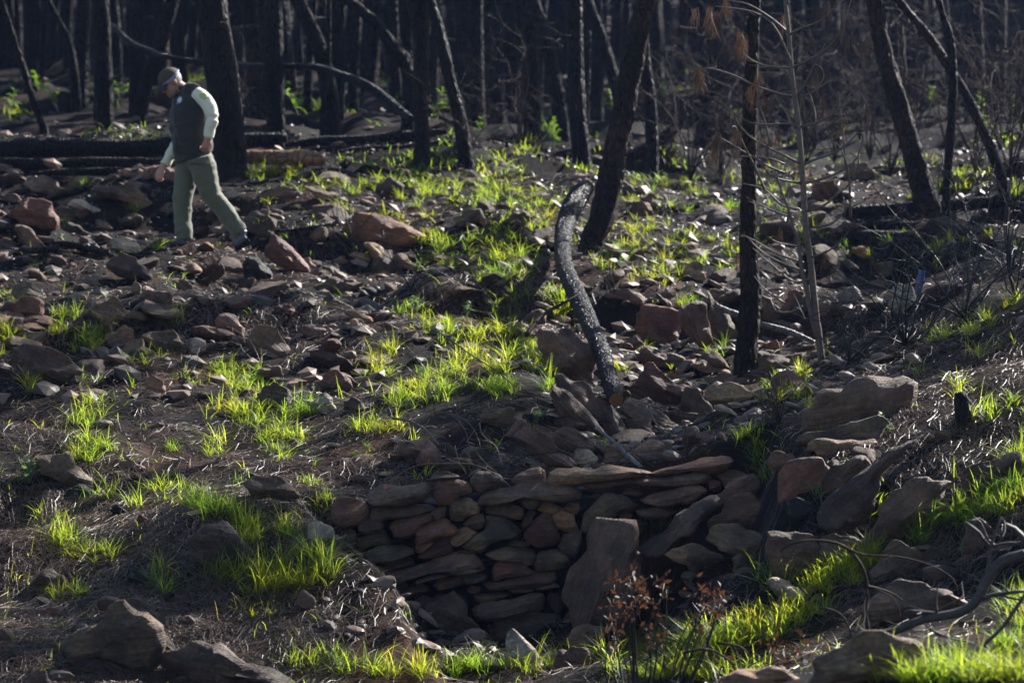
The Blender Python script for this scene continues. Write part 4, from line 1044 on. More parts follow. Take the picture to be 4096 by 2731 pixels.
# the far forest: trunks in the haze up the hillside, and the wood that stands behind and beside the frame
def far_tree_mesh(seed, h, r0, nb, bent):
    mb = MB(); r = np.random.default_rng(seed)
    P = [(0, 0, -.3, r0 * 1.35), (0, 0, .25, r0 * 1.05)]
    d = np.array([0, 0, 1.0]); p = np.array([0, 0, .25])
    lean = r.normal(size=2) * bent
    for k in range(9):
        d = d + np.array([lean[0] * .08 + r.normal() * .02, lean[1] * .08 + r.normal() * .02, 0]); d /= np.linalg.norm(d)
        p = p + d * h / 9; P.append((*p, r0 * (1 - .085 * (k + 1))))
    S = spline(P, .35); tube(mb, S[:, :3], S[:, 3], 9, .09, 2, seed)
    for k in range(nb):
        t = r.uniform(.12, 1); i = int(t * (len(S) - 1)); a = r.uniform(0, 6.3); L = r.uniform(.3, 1.7) * (1 if t > .35 else .5)
        b = branch_pts(S[i, :3], (math.cos(a), math.sin(a), r.uniform(-.3, .6)), L, -.03, seed * 51 + k, 4, .15)
        tube(mb, b, np.linspace(.018, .004, len(b)), 4, cap=False)
        if t > .4:
            for q in range(3):
                c = branch_pts(b[r.integers(1, len(b))], r.normal(size=3), L * .4, -.05, seed * 97 + k * 7 + q, 3, .2)
                tube(mb, c, np.linspace(.008, .003, len(c)), 3, cap=False)
    return mb.mesh('far_tree')
FT = [far_tree_mesh(500 + k, random.Random(k).uniform(8, 12), r0, nb, bt) for k, (r0, nb, bt) in enumerate(
    [(.11, 26, .3), (.14, 30, .25), (.09, 22, .5), (.16, 30, .15), (.12, 26, .6), (.07, 20, .4), (.18, 34, .2), (.10, 26, .9), (.055, 18, .5), (.13, 30, .3)])]
for me in FT: me.materials.append(M_FARBARK)
rt = random.Random(42); placed = []
LIT = [tuple(cast1(a, b))[:2] for a, b in ((190, 200), (205, 240), (440, 190), (470, 255), (500, 275), (450, 345), (480, 370), (520, 355), (430, 395), (380, 425), (640, 265), (710, 250), (830, 585), (860, 560), (690, 640), (640, 650), (985, 505), (280, 440), (660, 400), (720, 385), (250, 180), (400, 190), (560, 190), (300, 570), (595, 330), (500, 675), (400, 678), (560, 672), (760, 625), (195, 160), (780, 610), (900, 670), (960, 650), (420, 180), (330, 185), (490, 215), (700, 270), (600, 265))]
def try_tree(x, y, mind, lab, grp, meshes=range(10), sc=(.85, 1.2)):
    if any((x - a) ** 2 + (y - b) ** 2 < mind * mind for a, b in placed): return False
    for lx, ly in LIT:            # keep the openings where the photograph shows sun on the ground
        vx, vy = x - lx, y - ly; al = vx * SDIR.x + vy * SDIR.y; L = math.hypot(SDIR.x, SDIR.y); al /= L
        if 0 < al < 14 and abs(vx * SDIR.y - vy * SDIR.x) / L < .5: return False
    placed.append((x, y))
    o = link('far_tree', FT[rt.choice(list(meshes))], None, None, (x, y, gz(x, y) - .05), (rt.uniform(-.06, .06), rt.uniform(-.06, .06), rt.uniform(0, 6.3)), lab, 'tree', grp)
    s = rt.uniform(*sc); o.scale = (s, s, s)
    return True
n = 0
for _ in range(4000):
    y = 35 + 48 * rt.random() ** .8; x = rt.uniform(-1, 1) * (y * .2 + 1.5)
    n += try_tree(x, y, .75, 'blackened bare trunk in the hazy forest far up the slope', 'hazy forest trunks')
    if n >= 255: break
print('far trees', n)
def far_wood():
    r = np.random.default_rng(5); mb = MB()
    for k in range(940):
        y = r.uniform(48, 122); x = r.uniform(-1, 1) * (y * .3 + 4); z = gz(x, y); h = r.uniform(6, 11); l = r.normal(size=2) * .09 * h; ra = r.uniform(.04, .15)
        tube(mb, [(x, y, z - .3), (x + l[0] * .3, y, z + h * .4), (x + l[0], y + l[1], z + h)], [ra * 1.2, ra, ra * .5], 6, .1, 2, k, cap=False)
        for q in range(7):
            t = r.uniform(.1, .95); a = r.uniform(0, 6.3)
            b = branch_pts((x + l[0] * t, y, z + h * t), (math.cos(a), math.sin(a), r.uniform(-.2, .7)), r.uniform(.5, 2.2), -.02, k * 9 + q, 3, .2)
            tube(mb, b, [.025, .018, .012, .006], 3, cap=False)
    link('distant_wood', mb.mesh('distant_wood'), M_FARBARK, label='dense blackened wood merging into haze on the far hillside', cat='forest', kind='stuff')
far_wood()
# unseen scorched pines added outside the frame, placed to shade the gully and its banks
SHADE = [tuple(cast1(a, b)) for a, b in ((80, 480), (150, 600), (60, 640), (230, 620), (150, 390), (60, 330), (230, 330), (330, 320), (900, 420), (960, 380), (850, 460), (1000, 450), (880, 300), (610, 440), (690, 330), (780, 300), (30, 420), (320, 470), (120, 280), (900, 530), (40, 230), (330, 240), (720, 470), (930, 260), (450, 430), (100, 560), (200, 530), (20, 520), (100, 670), (260, 660), (170, 450), (60, 590), (180, 650))]
def shade_hits(X, Y, Z, pts, wide):
    """which of the points lie in the shade of a pine standing at each X, Y"""
    L = math.hypot(SDIR.x, SDIR.y); P = np.array(pts)
    vx = X[:, None] - P[None, :, 0]; vy = Y[:, None] - P[None, :, 1]; al = (vx * SDIR.x + vy * SDIR.y) / L
    pe = np.abs(vx * SDIR.y - vy * SDIR.x) / L; h = al * SDIR.z / L + P[None, :, 2] - Z[:, None]
    return (al > 0) & ((pe < wide) & (h > 3.4) & (h < 9.0) | (pe < .25) & (h < 9))
def pine_mesh(seed):
    mb = MB(); r = np.random.default_rng(seed); h = 9.0
    S = spline([(0, 0, -.3, .17), (.05, 0, 3, .14), (r.normal() * .2, r.normal() * .2, 6, .1), (r.normal() * .3, r.normal() * .3, h, .03)], .4)
    tube(mb, S[:, :3], S[:, 3], 10, .1, 2, seed); cc = []
    for k in range(34):
        t = r.uniform(.38, 1); i = int(t * (len(S) - 1)); a = r.uniform(0, 6.3); L = (2.5 - 1.9 * t) * r.uniform(.7, 1.2)
        b = branch_pts(S[i, :3], (math.cos(a), math.sin(a), .25), L, -.02, seed * 51 + k, 5, .12); tube(mb, b, np.linspace(.025, .006, len(b)), 4, cap=False)
        cc += [b[2], b[3], b[4], b[5], b[5] + r.normal(size=3) * .1]
    nb = MB(); needle_clumps(nb, cc, seed + 2, 9)
    return mb.mesh('trunk'), nb.mesh('crown', smooth=False)
PM = [pine_mesh(700 + k) for k in range(3)]
cand = np.random.default_rng(3).random((6000, 2)); CY = 13 + 33 * cand[:, 0]; CX = .2 * CY + 1.6 + 17 * cand[:, 1]; CZ = ground(CX, CY)
hl = shade_hits(CX, CY, CZ, [(a, b, gz(a, b)) for a, b in LIT], 1.25); hs = shade_hits(CX, CY, CZ, SHADE, 1.1)
need = np.full(len(SHADE), 2); n = 0
ok = np.array([not any((x - a) ** 2 + (y - b) ** 2 < 1.7 for a, b in placed) for x, y in zip(CX, CY)])
while n < 60:
    sc_ = (hs * (need > 0)).sum(1) - 2.5 * hl.sum(1); sc_[~ok] = -9
    k = int(sc_.argmax())
    if sc_[k] <= .1: break
    x, y = float(CX[k]), float(CY[k]); placed.append((x, y)); need -= hs[k]; ok &= (CX - x) ** 2 + (CY - y) ** 2 > 2.0
    t_, c_ = PM[n % 3]
    e = empty('added_shade_pine', Vector((x, y, float(CZ[k]))), 'tall scorched pine added out of view to shade the gully', 'tree', 'added pines shading the gully')
    e.rotation_euler = (0, 0, rt.uniform(0, 6.3)); link('trunk', t_, M_BROWNBARK, e); link('crown', c_, M_BROWNNEEDLE, e, kind='stuff')
    n += 1
print('shade pines', n)

# ------------------------------------------------------------------ fallen trunks and logs
def log(name, crop, pts, label, mat, ys=None, cells=None, sides=16, rough=.07, seed=0, lift=.0, cat='log', cut=None, step=.08, group=None):
    q = cr(crop, pts); W = []
    if ys == 'm': ys = float(np.median([cast1(px, py + w * .45).y for px, py, w in q]))
    for k, (px, py, w) in enumerate(q):
        if ys is None: yy = cast1(px, py + w * .5).y
        elif isinstance(ys, (int, float)): yy = ys
        else: yy = ys[0] + (ys[1] - ys[0]) * k / (len(q) - 1) if len(ys) == 2 else ys[k]
        p = at(px, py, yy); W.append((p.x, p.y, p.z + lift, w / 2 / ppm(yy)))
    S = spline(W, step); mid = Vector(W[len(W) // 2][:3])
    mb = MB(); tube(mb, S[:, :3], S[:, 3], sides, rough, 2.4, seed, org=mid, cells=cells)
    if cut is None:
        return link(name, mb.mesh(name), mat, None, mid, (0, 0, 0), label, cat, group)
    e = empty(name, mid, label, cat, group)
    link('bark', mb.mesh('bark'), mat, e)
    for end, kind in cut:
        a, b = (S[0], S[1]) if end == 0 else (S[-1], S[-2])
        d = (a - b)[:3]; d /= np.linalg.norm(d)
        cb = MB(); tube(cb, [a[:3] - d * .02, a[:3] + d * .006], [a[3] * .93, a[3] * .92], 24, .03, 2, seed + 9, org=mid)
        link('cut_face', cb.mesh('cut_face', sharp=40), kind, e)
    return e
log('charred_log', 'X', [(-60,148,20),(0,149,20.5),(60,147,20),(120,148,19),(180,145,18),(235,141,16),(270,139,14),(287,137,9)], 'long thick charred log lying across the slope behind the man', M_CHAR, 30.2, seed=31, rough=.07, sides=24, step=.05, cells=(14, 12, .004))
log('charred_log', 'X', [(-60,161,12),(40,164,13),(100,162,11),(160,164,12),(222,160,9)], 'charred log tucked under the long thick log', M_CHAR, 29.9, seed=32, rough=.14)
log('charred_log', 'X', [(28,174,3),(60,172,7),(110,171,8),(165,172,6),(205,168,3)], 'thin black log on the stones below the charred logs', M_CHAR, 29.4, seed=33, rough=.16)
log('broken_log', 'X', [(236,156,13),(262,157,15),(300,158,15.5),(325,159,14)], 'short orange brown barked log with broken end behind the black trunk', M_WOOD, 29.4, seed=34, rough=.05)
log('charred_log', 'X', [(285,146,6),(320,141,10),(360,140,11),(410,135,10),(447,131,6)], 'dark log lying behind the burnt twiggy bush', M_CHAR, 32.0, seed=35)
log('charred_log', 'X', [(330,153,4),(365,149,7),(400,148,8),(440,143,6),(463,143,3)], 'narrow dark log in front of the dark widening trunk', M_CHAR, 31.0, seed=36)
log('fallen_pole', 'X', [(112,25,5),(131,42,5),(150,50,5),(164,56,5.5),(203,62,6),(238,65,6.5),(264,66,6.5),(315,67,7),(342,75.5,9),(370,87,10),(395,106,9.5),(411,119,8)], 'long sagging fallen trunk propped above the ground behind the man', M_GLOSSCHAR, (34.5, 31.0), seed=37, rough=.04)
log('fallen_tree', 'X', [(738,60,10),(715,88,11),(684,120,11),(655,143,11.5),(625,160,12)], 'brown fallen trunk slanting to the ground past the big leaning pine', M_BROWNBARK, 33.5, seed=38)
log('charred_log', 'X', [(845,213,14),(890,210,15),(950,205,14),(1010,200,12)], 'upper charred log beside the scaly leaning trunk', M_CHAR, 27.6, seed=39)
log('charred_log', 'X', [(820,236,11),(870,236,13),(935,240,14)], 'lower charred log beside the scaly leaning trunk', M_CHAR, 26.8, seed=40)
log('charred_log', 'X', [(855,224,10),(905,226,11),(955,224,10)], 'middle charred log pinned between two others', M_CHAR, 27.1, seed=41)
cast_log = log('fallen_charred_tree', 'X', [(587,186,15),(582,192,19),(575,202,21),(569,215,20),(564,232,18),(563,248,17),(564,264,16.5),(571,282,17.5),(580,302,18),(589,322,17.5),(599,344,17),(606,366,16.5),(612,388,16.5),(616,399,16)],
    'fallen trunk of glossy alligator char sawn off at its lower end', M_GLOSSCHAR, (25.2, 25.1, 25.0, 24.8, 24.4, 23.8, 23.0, 22.2, 21.5, 20.9, 20.3, 19.8, 19.4, 19.25), sides=44, rough=.05, seed=42, cut=[(1, M_CUT)], step=.014, cells=(32, 30, .009))
log('fallen_log', 'M', [(600,960,60),(760,970,80),(950,1010,85),(1230,1060,75)], 'thin grey brown fallen log on the stones downhill of the man', M_BROWNBARK, None, seed=43, lift=.03, sides=10, step=.05)
log('cut_branch', 'M', [(250,1020,70),(400,1040,80),(560,1030,90),(650,1000,70)], 'short blackened branch with a sawn orange end', M_CHAR, None, seed=44, lift=.03, sides=12, step=.05, cut=[(1, M_CUT)])
log('dead_branch', 'N', [(550,490,35),(720,480,45),(900,450,50),(1080,400,50),(1230,360,40),(1420,290,25)], 'dark fallen branch lying between the man and the burnt stems', M_CHAR, None, seed=45, lift=.03, sides=8, step=.05)
log('bleached_pole', 'F', [(540,665,40),(640,690,50),(760,725,45),(905,785,25)], 'bleached pole lying in the gully behind the dead sapling', M_PALEWOOD, 21.5, seed=46, sides=10, rough=.04)
log('bleached_pole', 'F', [(210,530,45),(300,570,45),(415,605,40)], 'short grey pole wedged behind the scorched gully pine', M_PALEWOOD, 22.6, seed=47, sides=10, rough=.04)
log('bleached_stick', 'F', [(180,1320,30),(260,1330,35),(390,1310,25)], 'bleached forked stick on the gully stones', M_PALEWOOD, 18.2, seed=48, sides=8, step=.03)
log('bleached_stick', 'K', [(750,1195,22),(850,1270,30),(960,1370,35),(1110,1510,38)], 'pale stick leaning onto the top of the wall', M_PALEWOOD, (17.9, 17.0), seed=49, sides=8, step=.03)
log('bleached_stick', 'K', [(1150,970,12),(1180,1070,14),(1230,1170,16),(1320,1245,18)], 'thin pale twig sticking up over the slanting block', M_PALEWOOD, (18.1, 18.0), seed=50, sides=6, step=.03)
log('bleached_stick', 'K', [(1300,1400,30),(1380,1430,36),(1500,1470,24)], 'white broken stick lying behind the wall top', M_PALEWOOD, 17.3, seed=51, sides=8, step=.03)
log('charred_stump', 'F', [(1910,1130,70),(1925,1200,105),(1940,1330,120),(1955,1470,130),(1965,1570,150)], 'black charred stump standing in the far gully bank', M_CHAR, 16.1, seed=52, rough=.14, cat='stump')
# alligator-charred chunk low on the bank
log('charred_chunk', 'G', [(2060,1400,70),(2130,1370,120),(2200,1330,150),(2270,1330,150),(2320,1400,90)], 'small chunk of cracked black charcoal wood by the wall foot', M_GLOSSCHAR, 15.5, seed=53, rough=.12, step=.008, sides=36, cells=(40, 40, .009), cat='charred wood')
# ------------------------------------------------------------------ grass
GC = [  # tuft areas: x, y, rx, ry (in the 2352 px view), tufts, blade height in metres
 (600,395,30,8,5,.12),(640,402,50,10,8,.12),(790,440,50,12,9,.13),(860,420,40,12,7,.12),(770,478,25,8,5,.13),(700,420,40,10,6,.12),
 (930,440,60,20,14,.13),(1020,435,60,20,14,.13),(1080,460,60,22,14,.13),(1130,440,60,30,14,.13),(980,400,40,12,7,.12),(1200,470,40,15,9,.13),
 (1120,385,50,10,7,.12),(1180,350,30,10,5,.12),(1000,375,60,8,6,.11),(1100,575,100,28,26,.12),(1180,605,60,28,20,.13),(1150,642,50,18,14,.13),
 (1060,605,60,22,14,.11),(1000,562,40,18,10,.13),(1250,512,40,22,10,.13),(1240,455,50,18,10,.12),(1400,602,50,18,12,.14),(1440,572,30,14,8,.13),
 (1480,522,40,20,8,.13),(1560,562,40,18,9,.13),(1510,642,50,20,13,.14),(1550,602,40,18,10,.13),(1600,545,30,15,6,.13),(1650,602,40,20,10,.14),
 (1690,575,24,22,10,.15),(1460,425,60,18,8,.12),(1560,440,50,14,7,.12),(1630,480,60,14,8,.12),(1380,395,50,10,6,.11),(1500,470,50,14,7,.12),
 (960,722,40,18,9,.11),(1000,752,50,18,12,.12),(1060,785,60,20,16,.13),(1100,835,55,26,20,.14),(1130,875,50,26,18,.14),(1150,900,40,14,9,.12),
 (1160,755,40,20,12,.13),(1205,805,45,24,16,.15),(1240,840,28,26,12,.16),(1150,705,50,15,8,.11),(1270,690,25,20,8,.13),(1290,725,18,26,7,.13),
 (1020,880,50,22,15,.16),(980,905,60,26,18,.16),(930,925,40,16,10,.14),(870,985,50,18,16,.14),(955,1045,22,16,7,.13),(1255,895,8,14,3,.2),
 (540,862,60,16,14,.12),(585,892,50,16,13,.12),(500,852,50,16,10,.12),(620,922,40,14,8,.11),(692,945,38,18,13,.14),(605,965,55,24,16,.13),
 (645,1025,45,34,22,.15),(560,945,50,20,10,.11),(520,935,45,20,9,.12),(500,1035,22,22,7,.16),(395,1030,10,14,3,.16),(395,745,22,14,6,.15),
 (260,765,40,20,7,.13),(155,735,28,14,7,.17),(130,765,26,14,6,.13),(30,705,35,26,7,.14),(18,790,26,32,8,.18),(62,895,16,22,5,.2),
 (200,805,40,14,7,.12),(240,785,45,20,9,.14),(210,955,32,40,14,.18),(205,1035,42,34,14,.18),(190,875,30,14,6,.13),(862,840,20,20,7,.15),
 (900,810,16,18,5,.16),(882,865,20,14,5,.13),(335,830,50,16,6,.11),(430,875,40,10,5,.1),(430,1155,62,26,20,.14),(372,1125,28,14,7,.13),
 (482,1175,45,20,13,.14),(540,1195,28,14,7,.13),(310,1165,14,14,4,.16),(240,1135,20,16,4,.14),(572,1240,24,36,14,.17),(662,1225,22,24,8,.17),
 (142,1245,34,20,12,.16),(112,1205,30,20,6,.14),(200,1285,55,18,12,.13),(165,1365,55,10,9,.13),(372,1345,22,24,6,.24),(585,1345,45,28,12,.2),
 (640,1345,50,28,14,.18),(700,1320,60,36,24,.2),(520,1325,45,20,8,.16),(590,1415,36,12,5,.13),(735,1165,18,18,6,.15),(720,1110,16,14,4,.12),
 (740,1535,60,22,14,.15),(900,1552,80,14,12,.15),(1000,1548,60,14,10,.15),(1065,1545,60,14,9,.14),(1200,1540,50,14,7,.14),(1270,1530,60,14,10,.15),
 (1400,1512,50,18,11,.15),(1460,1492,55,20,14,.14),(1540,1482,75,20,22,.13),(1620,1482,75,28,26,.12),(1700,1472,75,20,22,.12),(1500,1545,100,20,24,.13),
 (1640,1545,120,20,28,.13),(1760,1452,75,16,20,.12),(1820,1425,55,16,15,.12),(1790,1345,45,22,10,.17),(1880,1352,36,16,16,.11),(1920,1332,45,18,22,.1),
 (1970,1302,45,14,20,.1),(2010,1288,26,20,10,.13),(1880,1395,50,14,8,.12),(2105,1248,26,20,9,.16),(2145,1205,30,16,8,.13),(2205,1202,38,14,14,.12),
 (2262,1172,52,20,22,.12),(2322,1135,38,28,18,.13),(2332,1065,20,20,8,.17),(1500,1315,26,20,7,.15),(1560,1312,18,14,4,.13),(2085,1545,60,20,16,.13),
 (2165,1535,60,20,16,.13),(2255,1525,60,20,10,.13),(2340,1405,36,40,16,.14),(2320,1495,40,20,10,.13),(2200,1560,120,14,22,.13),(2320,1555,40,20,12,.13),(2050,1565,60,10,10,.13),(1755,1085,34,22,10,.14),(1725,1055,28,14,6,.12),
 (1785,905,55,20,14,.13),(1850,865,36,14,7,.12),(2150,775,26,14,6,.14),(2205,765,36,14,8,.13),(2262,742,30,14,6,.13),(2315,695,22,14,6,.13),
 (1860,942,10,10,5,.12),(2205,905,30,16,5,.15),(2255,965,26,16,5,.15),(2325,445,12,12,4,.15),(2150,605,10,22,4,.2),(1680,930,14,8,3,.14),
 (2240,820,20,14,3,.16),(2110,860,22,12,3,.12),(2335,940,22,20,6,.14),(2010,1180,22,10,3,.14),(840,600,20,12,3,.1),(980,620,40,14,6,.12),
 (310,480,12,8,4,.14),(195,430,10,10,4,.14),(105,520,8,8,3,.13),(150,525,8,8,3,.13),(365,570,8,10,4,.14),(30,270,25,10,5,.2),(900,490,30,8,4,.11),
 (1480,800,20,16,3,.14),(1650,810,26,16,5,.14),(1420,860,14,10,3,.15),(1600,700,40,14,5,.13),(1380,530,30,16,6,.13),(2010,560,40,10,4,.12)]
def blades(roots, h, w, lean, seed, curl=.9):
    """thin curved blades; roots (n,3), h and w (n,)"""
    r = np.random.default_rng(seed); n = len(roots)
    az = r.uniform(0, 2 * math.pi, n); ln = lean * r.uniform(.1, 1.6, n)
    lv = np.array([0, .36, .7, 1.0])
    out = np.empty((n, 4, 2, 3)); dx, dy = np.cos(az), np.sin(az)
    tw = az + math.pi / 2 + r.uniform(-.7, .7, n); sx, sy = np.cos(tw), np.sin(tw)
    for k, t in enumerate(lv):
        hz = h * ln * (t * .55 + curl * t * t * .6); z = h * (t - .32 * ln * t * t)
        c = roots + np.stack([dx * hz, dy * hz, z], 1)
        ww = w * (.75, 1.0, .7, .08)[k] * .5
        o = np.stack([sx * ww, sy * ww, 0 * ww], 1)
        out[:, k, 0] = c - o; out[:, k, 1] = c + o
    V = out.reshape(-1, 3); b = 8 * np.arange(n)[:, None]
    Q = np.concatenate([b + np.array([[2 * k, 2 * k + 1, 2 * k + 3, 2 * k + 2]]) for k in range(3)])
    return V, Q
def build_grass():
    r = np.random.default_rng(77); px = []; py = []; hh = []
    for (x, y, rx, ry, n, h) in GC:
        n = max(2, int(n * 1.15))
        a = r.uniform(0, 6.283, n); q = np.sqrt(r.random(n))
        px += list((x + 1.2 * rx * q * np.cos(a)) * .43537); py += list((y + ry * q * np.sin(a)) * .43537); hh += list(h * r.uniform(.45, 1.25, n))
    # thin scatter over the upper slope and the far forest floor
    m = 230
    px += list(r.uniform(250, 1030, m)); py += list(r.uniform(155, 260, m)); hh += list(r.uniform(.05, .13, m))
    m = 90
    px += list(r.uniform(-20, 1040, m)); py += list(r.uniform(70, 150, m)); hh += list(r.uniform(.08, .2, m))
    T = cast(px, py); nb = r.integers(11, 24, len(T))
    T2 = np.concatenate([scatter_world(420, -40, 560, 14, 27, 301), scatter_world(160, 560, 1080, 13, 27, 302), scatter_world(240, 1080, 1700, 12, 30, 303), scatter_world(200, -600, -40, 13, 30, 304)])      # sparse single shoots
    T = np.concatenate([T, T2]); nb = np.concatenate([nb, r.integers(2, 7, len(T2))]); hh = np.array(hh + list(r.uniform(.05, .15, len(T2)))); idx = np.repeat(np.arange(len(T)), nb)
    sp = np.where(T[idx, 1] > 30, .1, .016)
    X = T[idx, 0] + r.normal(size=len(idx)) * sp; Y = T[idx, 1] + r.normal(size=len(idx)) * sp
    Z = np.where(np.abs(X - T[idx, 0]) + np.abs(Y - T[idx, 1]) > 0, ground(X, Y), 0)
    Z = np.where(np.abs(Z - T[idx, 2]) > .12, T[idx, 2], Z) - .005
    h = hh[idx] * r.uniform(.4, 1.35, len(idx)); w = .0032 + .0022 * r.random(len(idx)); w = np.where(Y > 30, w * 1.9, w)
    V, Q = blades(np.stack([X, Y, Z], 1), h, w, 1.25, 5)
    print('grass blades', len(idx))
    link('grass', quads_mesh('grass', V, Q), M_GRASS, label='bright green grass tufts sprouting between the stones', cat='grass', kind='stuff')
build_grass()

# ------------------------------------------------------------------ pine needle litter
def build_needles():
    r = np.random.default_rng(78)
    boxes = [(0, 300, 420, 440, 5), (0, 440, 330, 690, 8), (100, 600, 330, 690, 3), (240, 430, 420, 500, 1.5), (200, 250, 560, 330, 4), (820, 330, 1030, 470, 4),
             (340, 455, 600, 478, .7), (0, 220, 300, 300, 2), (300, 170, 1000, 260, 4), (330, 560, 420, 640, .5)]
    T = np.concatenate([scatter_px(2600, boxes, 79), scatter_world(2600, -60, 1090, 13, 33, 83), scatter_world(2600, -60, 330, 13.6, 17.5, 84), scatter_world(700, 820, 1080, 14.5, 18.5, 85), scatter_world(1800, 1080, 1700, 12, 32, 86), scatter_world(900, -600, -60, 13, 32, 87)])
    k = r.integers(5, 15, len(T)); idx = np.repeat(np.arange(len(T)), k); n = len(idx)
    X = T[idx, 0] + r.normal(size=n) * .07; Y = T[idx, 1] + r.normal(size=n) * .09
    L = r.uniform(.07, .19, n); a0 = np.repeat(r.uniform(0, math.pi, len(T)), k); a = a0 + r.normal(size=n) * .75
    bend = r.normal(size=n) * .25; w = r.uniform(.0016, .003, n) * np.clip(Y / 17, 1, 2)
    pts = []
    for t in (-.5, 0, .5):
        aa = a + bend * t
        pts.append(np.stack([X + np.cos(aa) * L * t, Y + np.sin(aa) * L * t, 0 * X], 1))
    for q in pts: q[:, 2] = ground(q[:, 0], q[:, 1]) + .006 + r.random(n) * .022
    out = np.empty((n, 3, 2, 3)); tilt = r.uniform(-1, 1, n)
    for i, q in enumerate(pts):
        o = np.stack([-np.sin(a) * w, np.cos(a) * w, tilt * w], 1) * .5
        out[:, i, 0] = q - o; out[:, i, 1] = q + o
    b = 6 * np.arange(n)[:, None]
    Q = np.concatenate([b + np.array([[0, 1, 3, 2]]), b + np.array([[2, 3, 5, 4]])])
    print('needles', n)
    link('pine_needle_litter', quads_mesh('needles', out.reshape(-1, 3), Q), M_LITTER, label='dry fallen pine needles matted over the banks', cat='needles', kind='stuff')
build_needles()
def build_chips():
    """bits of charred bark and wood lying about"""
    r = np.random.default_rng(80)
    T = np.concatenate([scatter_world(9000, -500, 1650, 13, 36, 81), scatter_world(1200, -60, 1090, 34, 60, 82)]); n = len(T)
    L = r.uniform(.01, .05, n); w = L * r.uniform(.12, .5, n); th = L * .08
    a = r.uniform(0, 6.3, n); c, s = np.cos(a), np.sin(a); ti = r.normal(size=n) * .35; ti2 = r.normal(size=n) * .35
    V = np.empty((n, 8, 3)); j = 0
    for sx in (-1, 1):
        for sy in (-1, 1):
            for sz in (-1, 1):
                x = sx * L / 2 * r.uniform(.7, 1.1, n); y = sy * w / 2 * r.uniform(.7, 1.1, n); z = sz * th / 2 + x * ti + y * ti2
                V[:, j] = np.stack([T[:, 0] + x * c - y * s, T[:, 1] + x * s + y * c, T[:, 2] + .012 + z], 1); j += 1
    f = np.array([[0, 1, 3, 2], [4, 6, 7, 5], [0, 4, 5, 1], [2, 3, 7, 6], [0, 2, 6, 4], [1, 5, 7, 3]])
    Q = (f[None] + 8 * np.arange(n)[:, None, None]).reshape(-1, 4)
    m = make_leaf_mat('bark_chip', (.01, .009, .009), (.07, .05, .036), (1, 1, 1), .48, 0)
    link('bark_litter', quads_mesh('chips', V.reshape(-1, 3), Q, False), m, label='charred chips of bark and wood scattered on the ground', cat='bark chips', kind='stuff')
build_chips()

# ------------------------------------------------------------------ leafy plants
def leaf_mesh(name, L, w, fold=.15, curve=.25, n=6):
    V = []; F = []
    for i in range(n + 1):
        t = i / n; ww = w * math.sin(math.pi * min(.999, .06 + .94 * t)) ** .8 * .5
        z = curve * L * (t - t * t) * 1.2 - .12 * L * t * t
        V += [(L * t, -ww, z + fold * ww), (L * t, 0, z), (L * t, ww, z + fold * ww)]
    for i in range(n):
        a = 3 * i; F += [(a, a + 1, a + 4, a + 3), (a + 1, a + 2, a + 5, a + 4)]
    mb = MB(); mb.add(V, F); return mb.mesh(name)
LEAF_SAGE = leaf_mesh('leaf', .085, .026); LEAF_SMALL = leaf_mesh('leaf', .05, .016); LEAF_LIME = leaf_mesh('leaf', .06, .022)
for m_, q in ((LEAF_SAGE, M_HERB), (LEAF_SMALL, M_HERB), (LEAF_LIME, M_SHRUB)): m_.materials.append(q)
def herb(name, px, py, label, leaf, n, hgt, seed, y=None, group=None, cat='plant', sc=1.0, spread=.5):
    g = cast1(px, py) if y is None else at(px, py, y)
    e = empty(name, g, label, cat, group); r = random.Random(seed)
    mb = MB(); stems = []
    for s in range(max(2, n // 9)):
        a = r.uniform(0, 6.3); tp = (math.cos(a) * hgt * spread * r.random(), math.sin(a) * hgt * spread * r.random(), hgt * r.uniform(.6, 1))
        tube(mb, [(0, 0, -.02), (tp[0] * .4, tp[1] * .4, tp[2] * .5), tp], [.004, .003, .002], 4, cap=False); stems.append(tp)
    link('stem', mb.mesh('stem'), M_HERB, e)
    for k in range(n):
        tp = stems[k % len(stems)]; t = r.uniform(.3, 1.0)
        p = (tp[0] * (.4 * t * 2 if t < .5 else .4 + .6 * (t - .5) * 2), tp[1] * t, tp[2] * t)
        o = link('leaf', leaf, None, e, p, (r.uniform(-.3, .3), r.uniform(-.9, .15), r.uniform(0, 6.3)))
        s = sc * r.uniform(.6, 1.15) * (1.15 - .5 * t); o.scale = (s, s, s)
    return e
herb('sage_plant', 29, 486, 'grey green broad leaved sage like plant beside the grey slab', LEAF_SAGE, 30, .17, 1, sc=1.2)
herb('pale_plant', 536, 424, 'pale silvery green plant lit up above the wall', LEAF_SMALL, 34, .12, 2, sc=1.0)
herb('lime_bush', 554, 153, 'lime green sprouting bush below the hazy straight trunk', LEAF_LIME, 70, .42, 3, sc=1.6, spread=.6)
herb('lime_bush', 478, 135, 'small lime sprout at the foot of the tilting burnt trunk', LEAF_LIME, 26, .25, 4, sc=1.4)
herb('sage_plant', 417, 313, 'silvery sage tuft at the top of the long grass streak', LEAF_SAGE, 24, .14, 5)
herb('sage_plant', 466, 316, 'silvery sage tuft below the arching black twigs', LEAF_SAGE, 24, .12, 6)
herb('sage_plant', 529, 300, 'small sage tuft close to the fallen glossy trunk', LEAF_SAGE, 14, .1, 7)
for i, (x, y) in enumerate([(605, 448), (597, 443), (366, 452), (355, 458), (497, 450)]):
    herb('seedling', x, y, 'small bright seedling just above the wall', LEAF_LIME, 9, .06, 20 + i, group='seedlings above the wall', sc=.9)
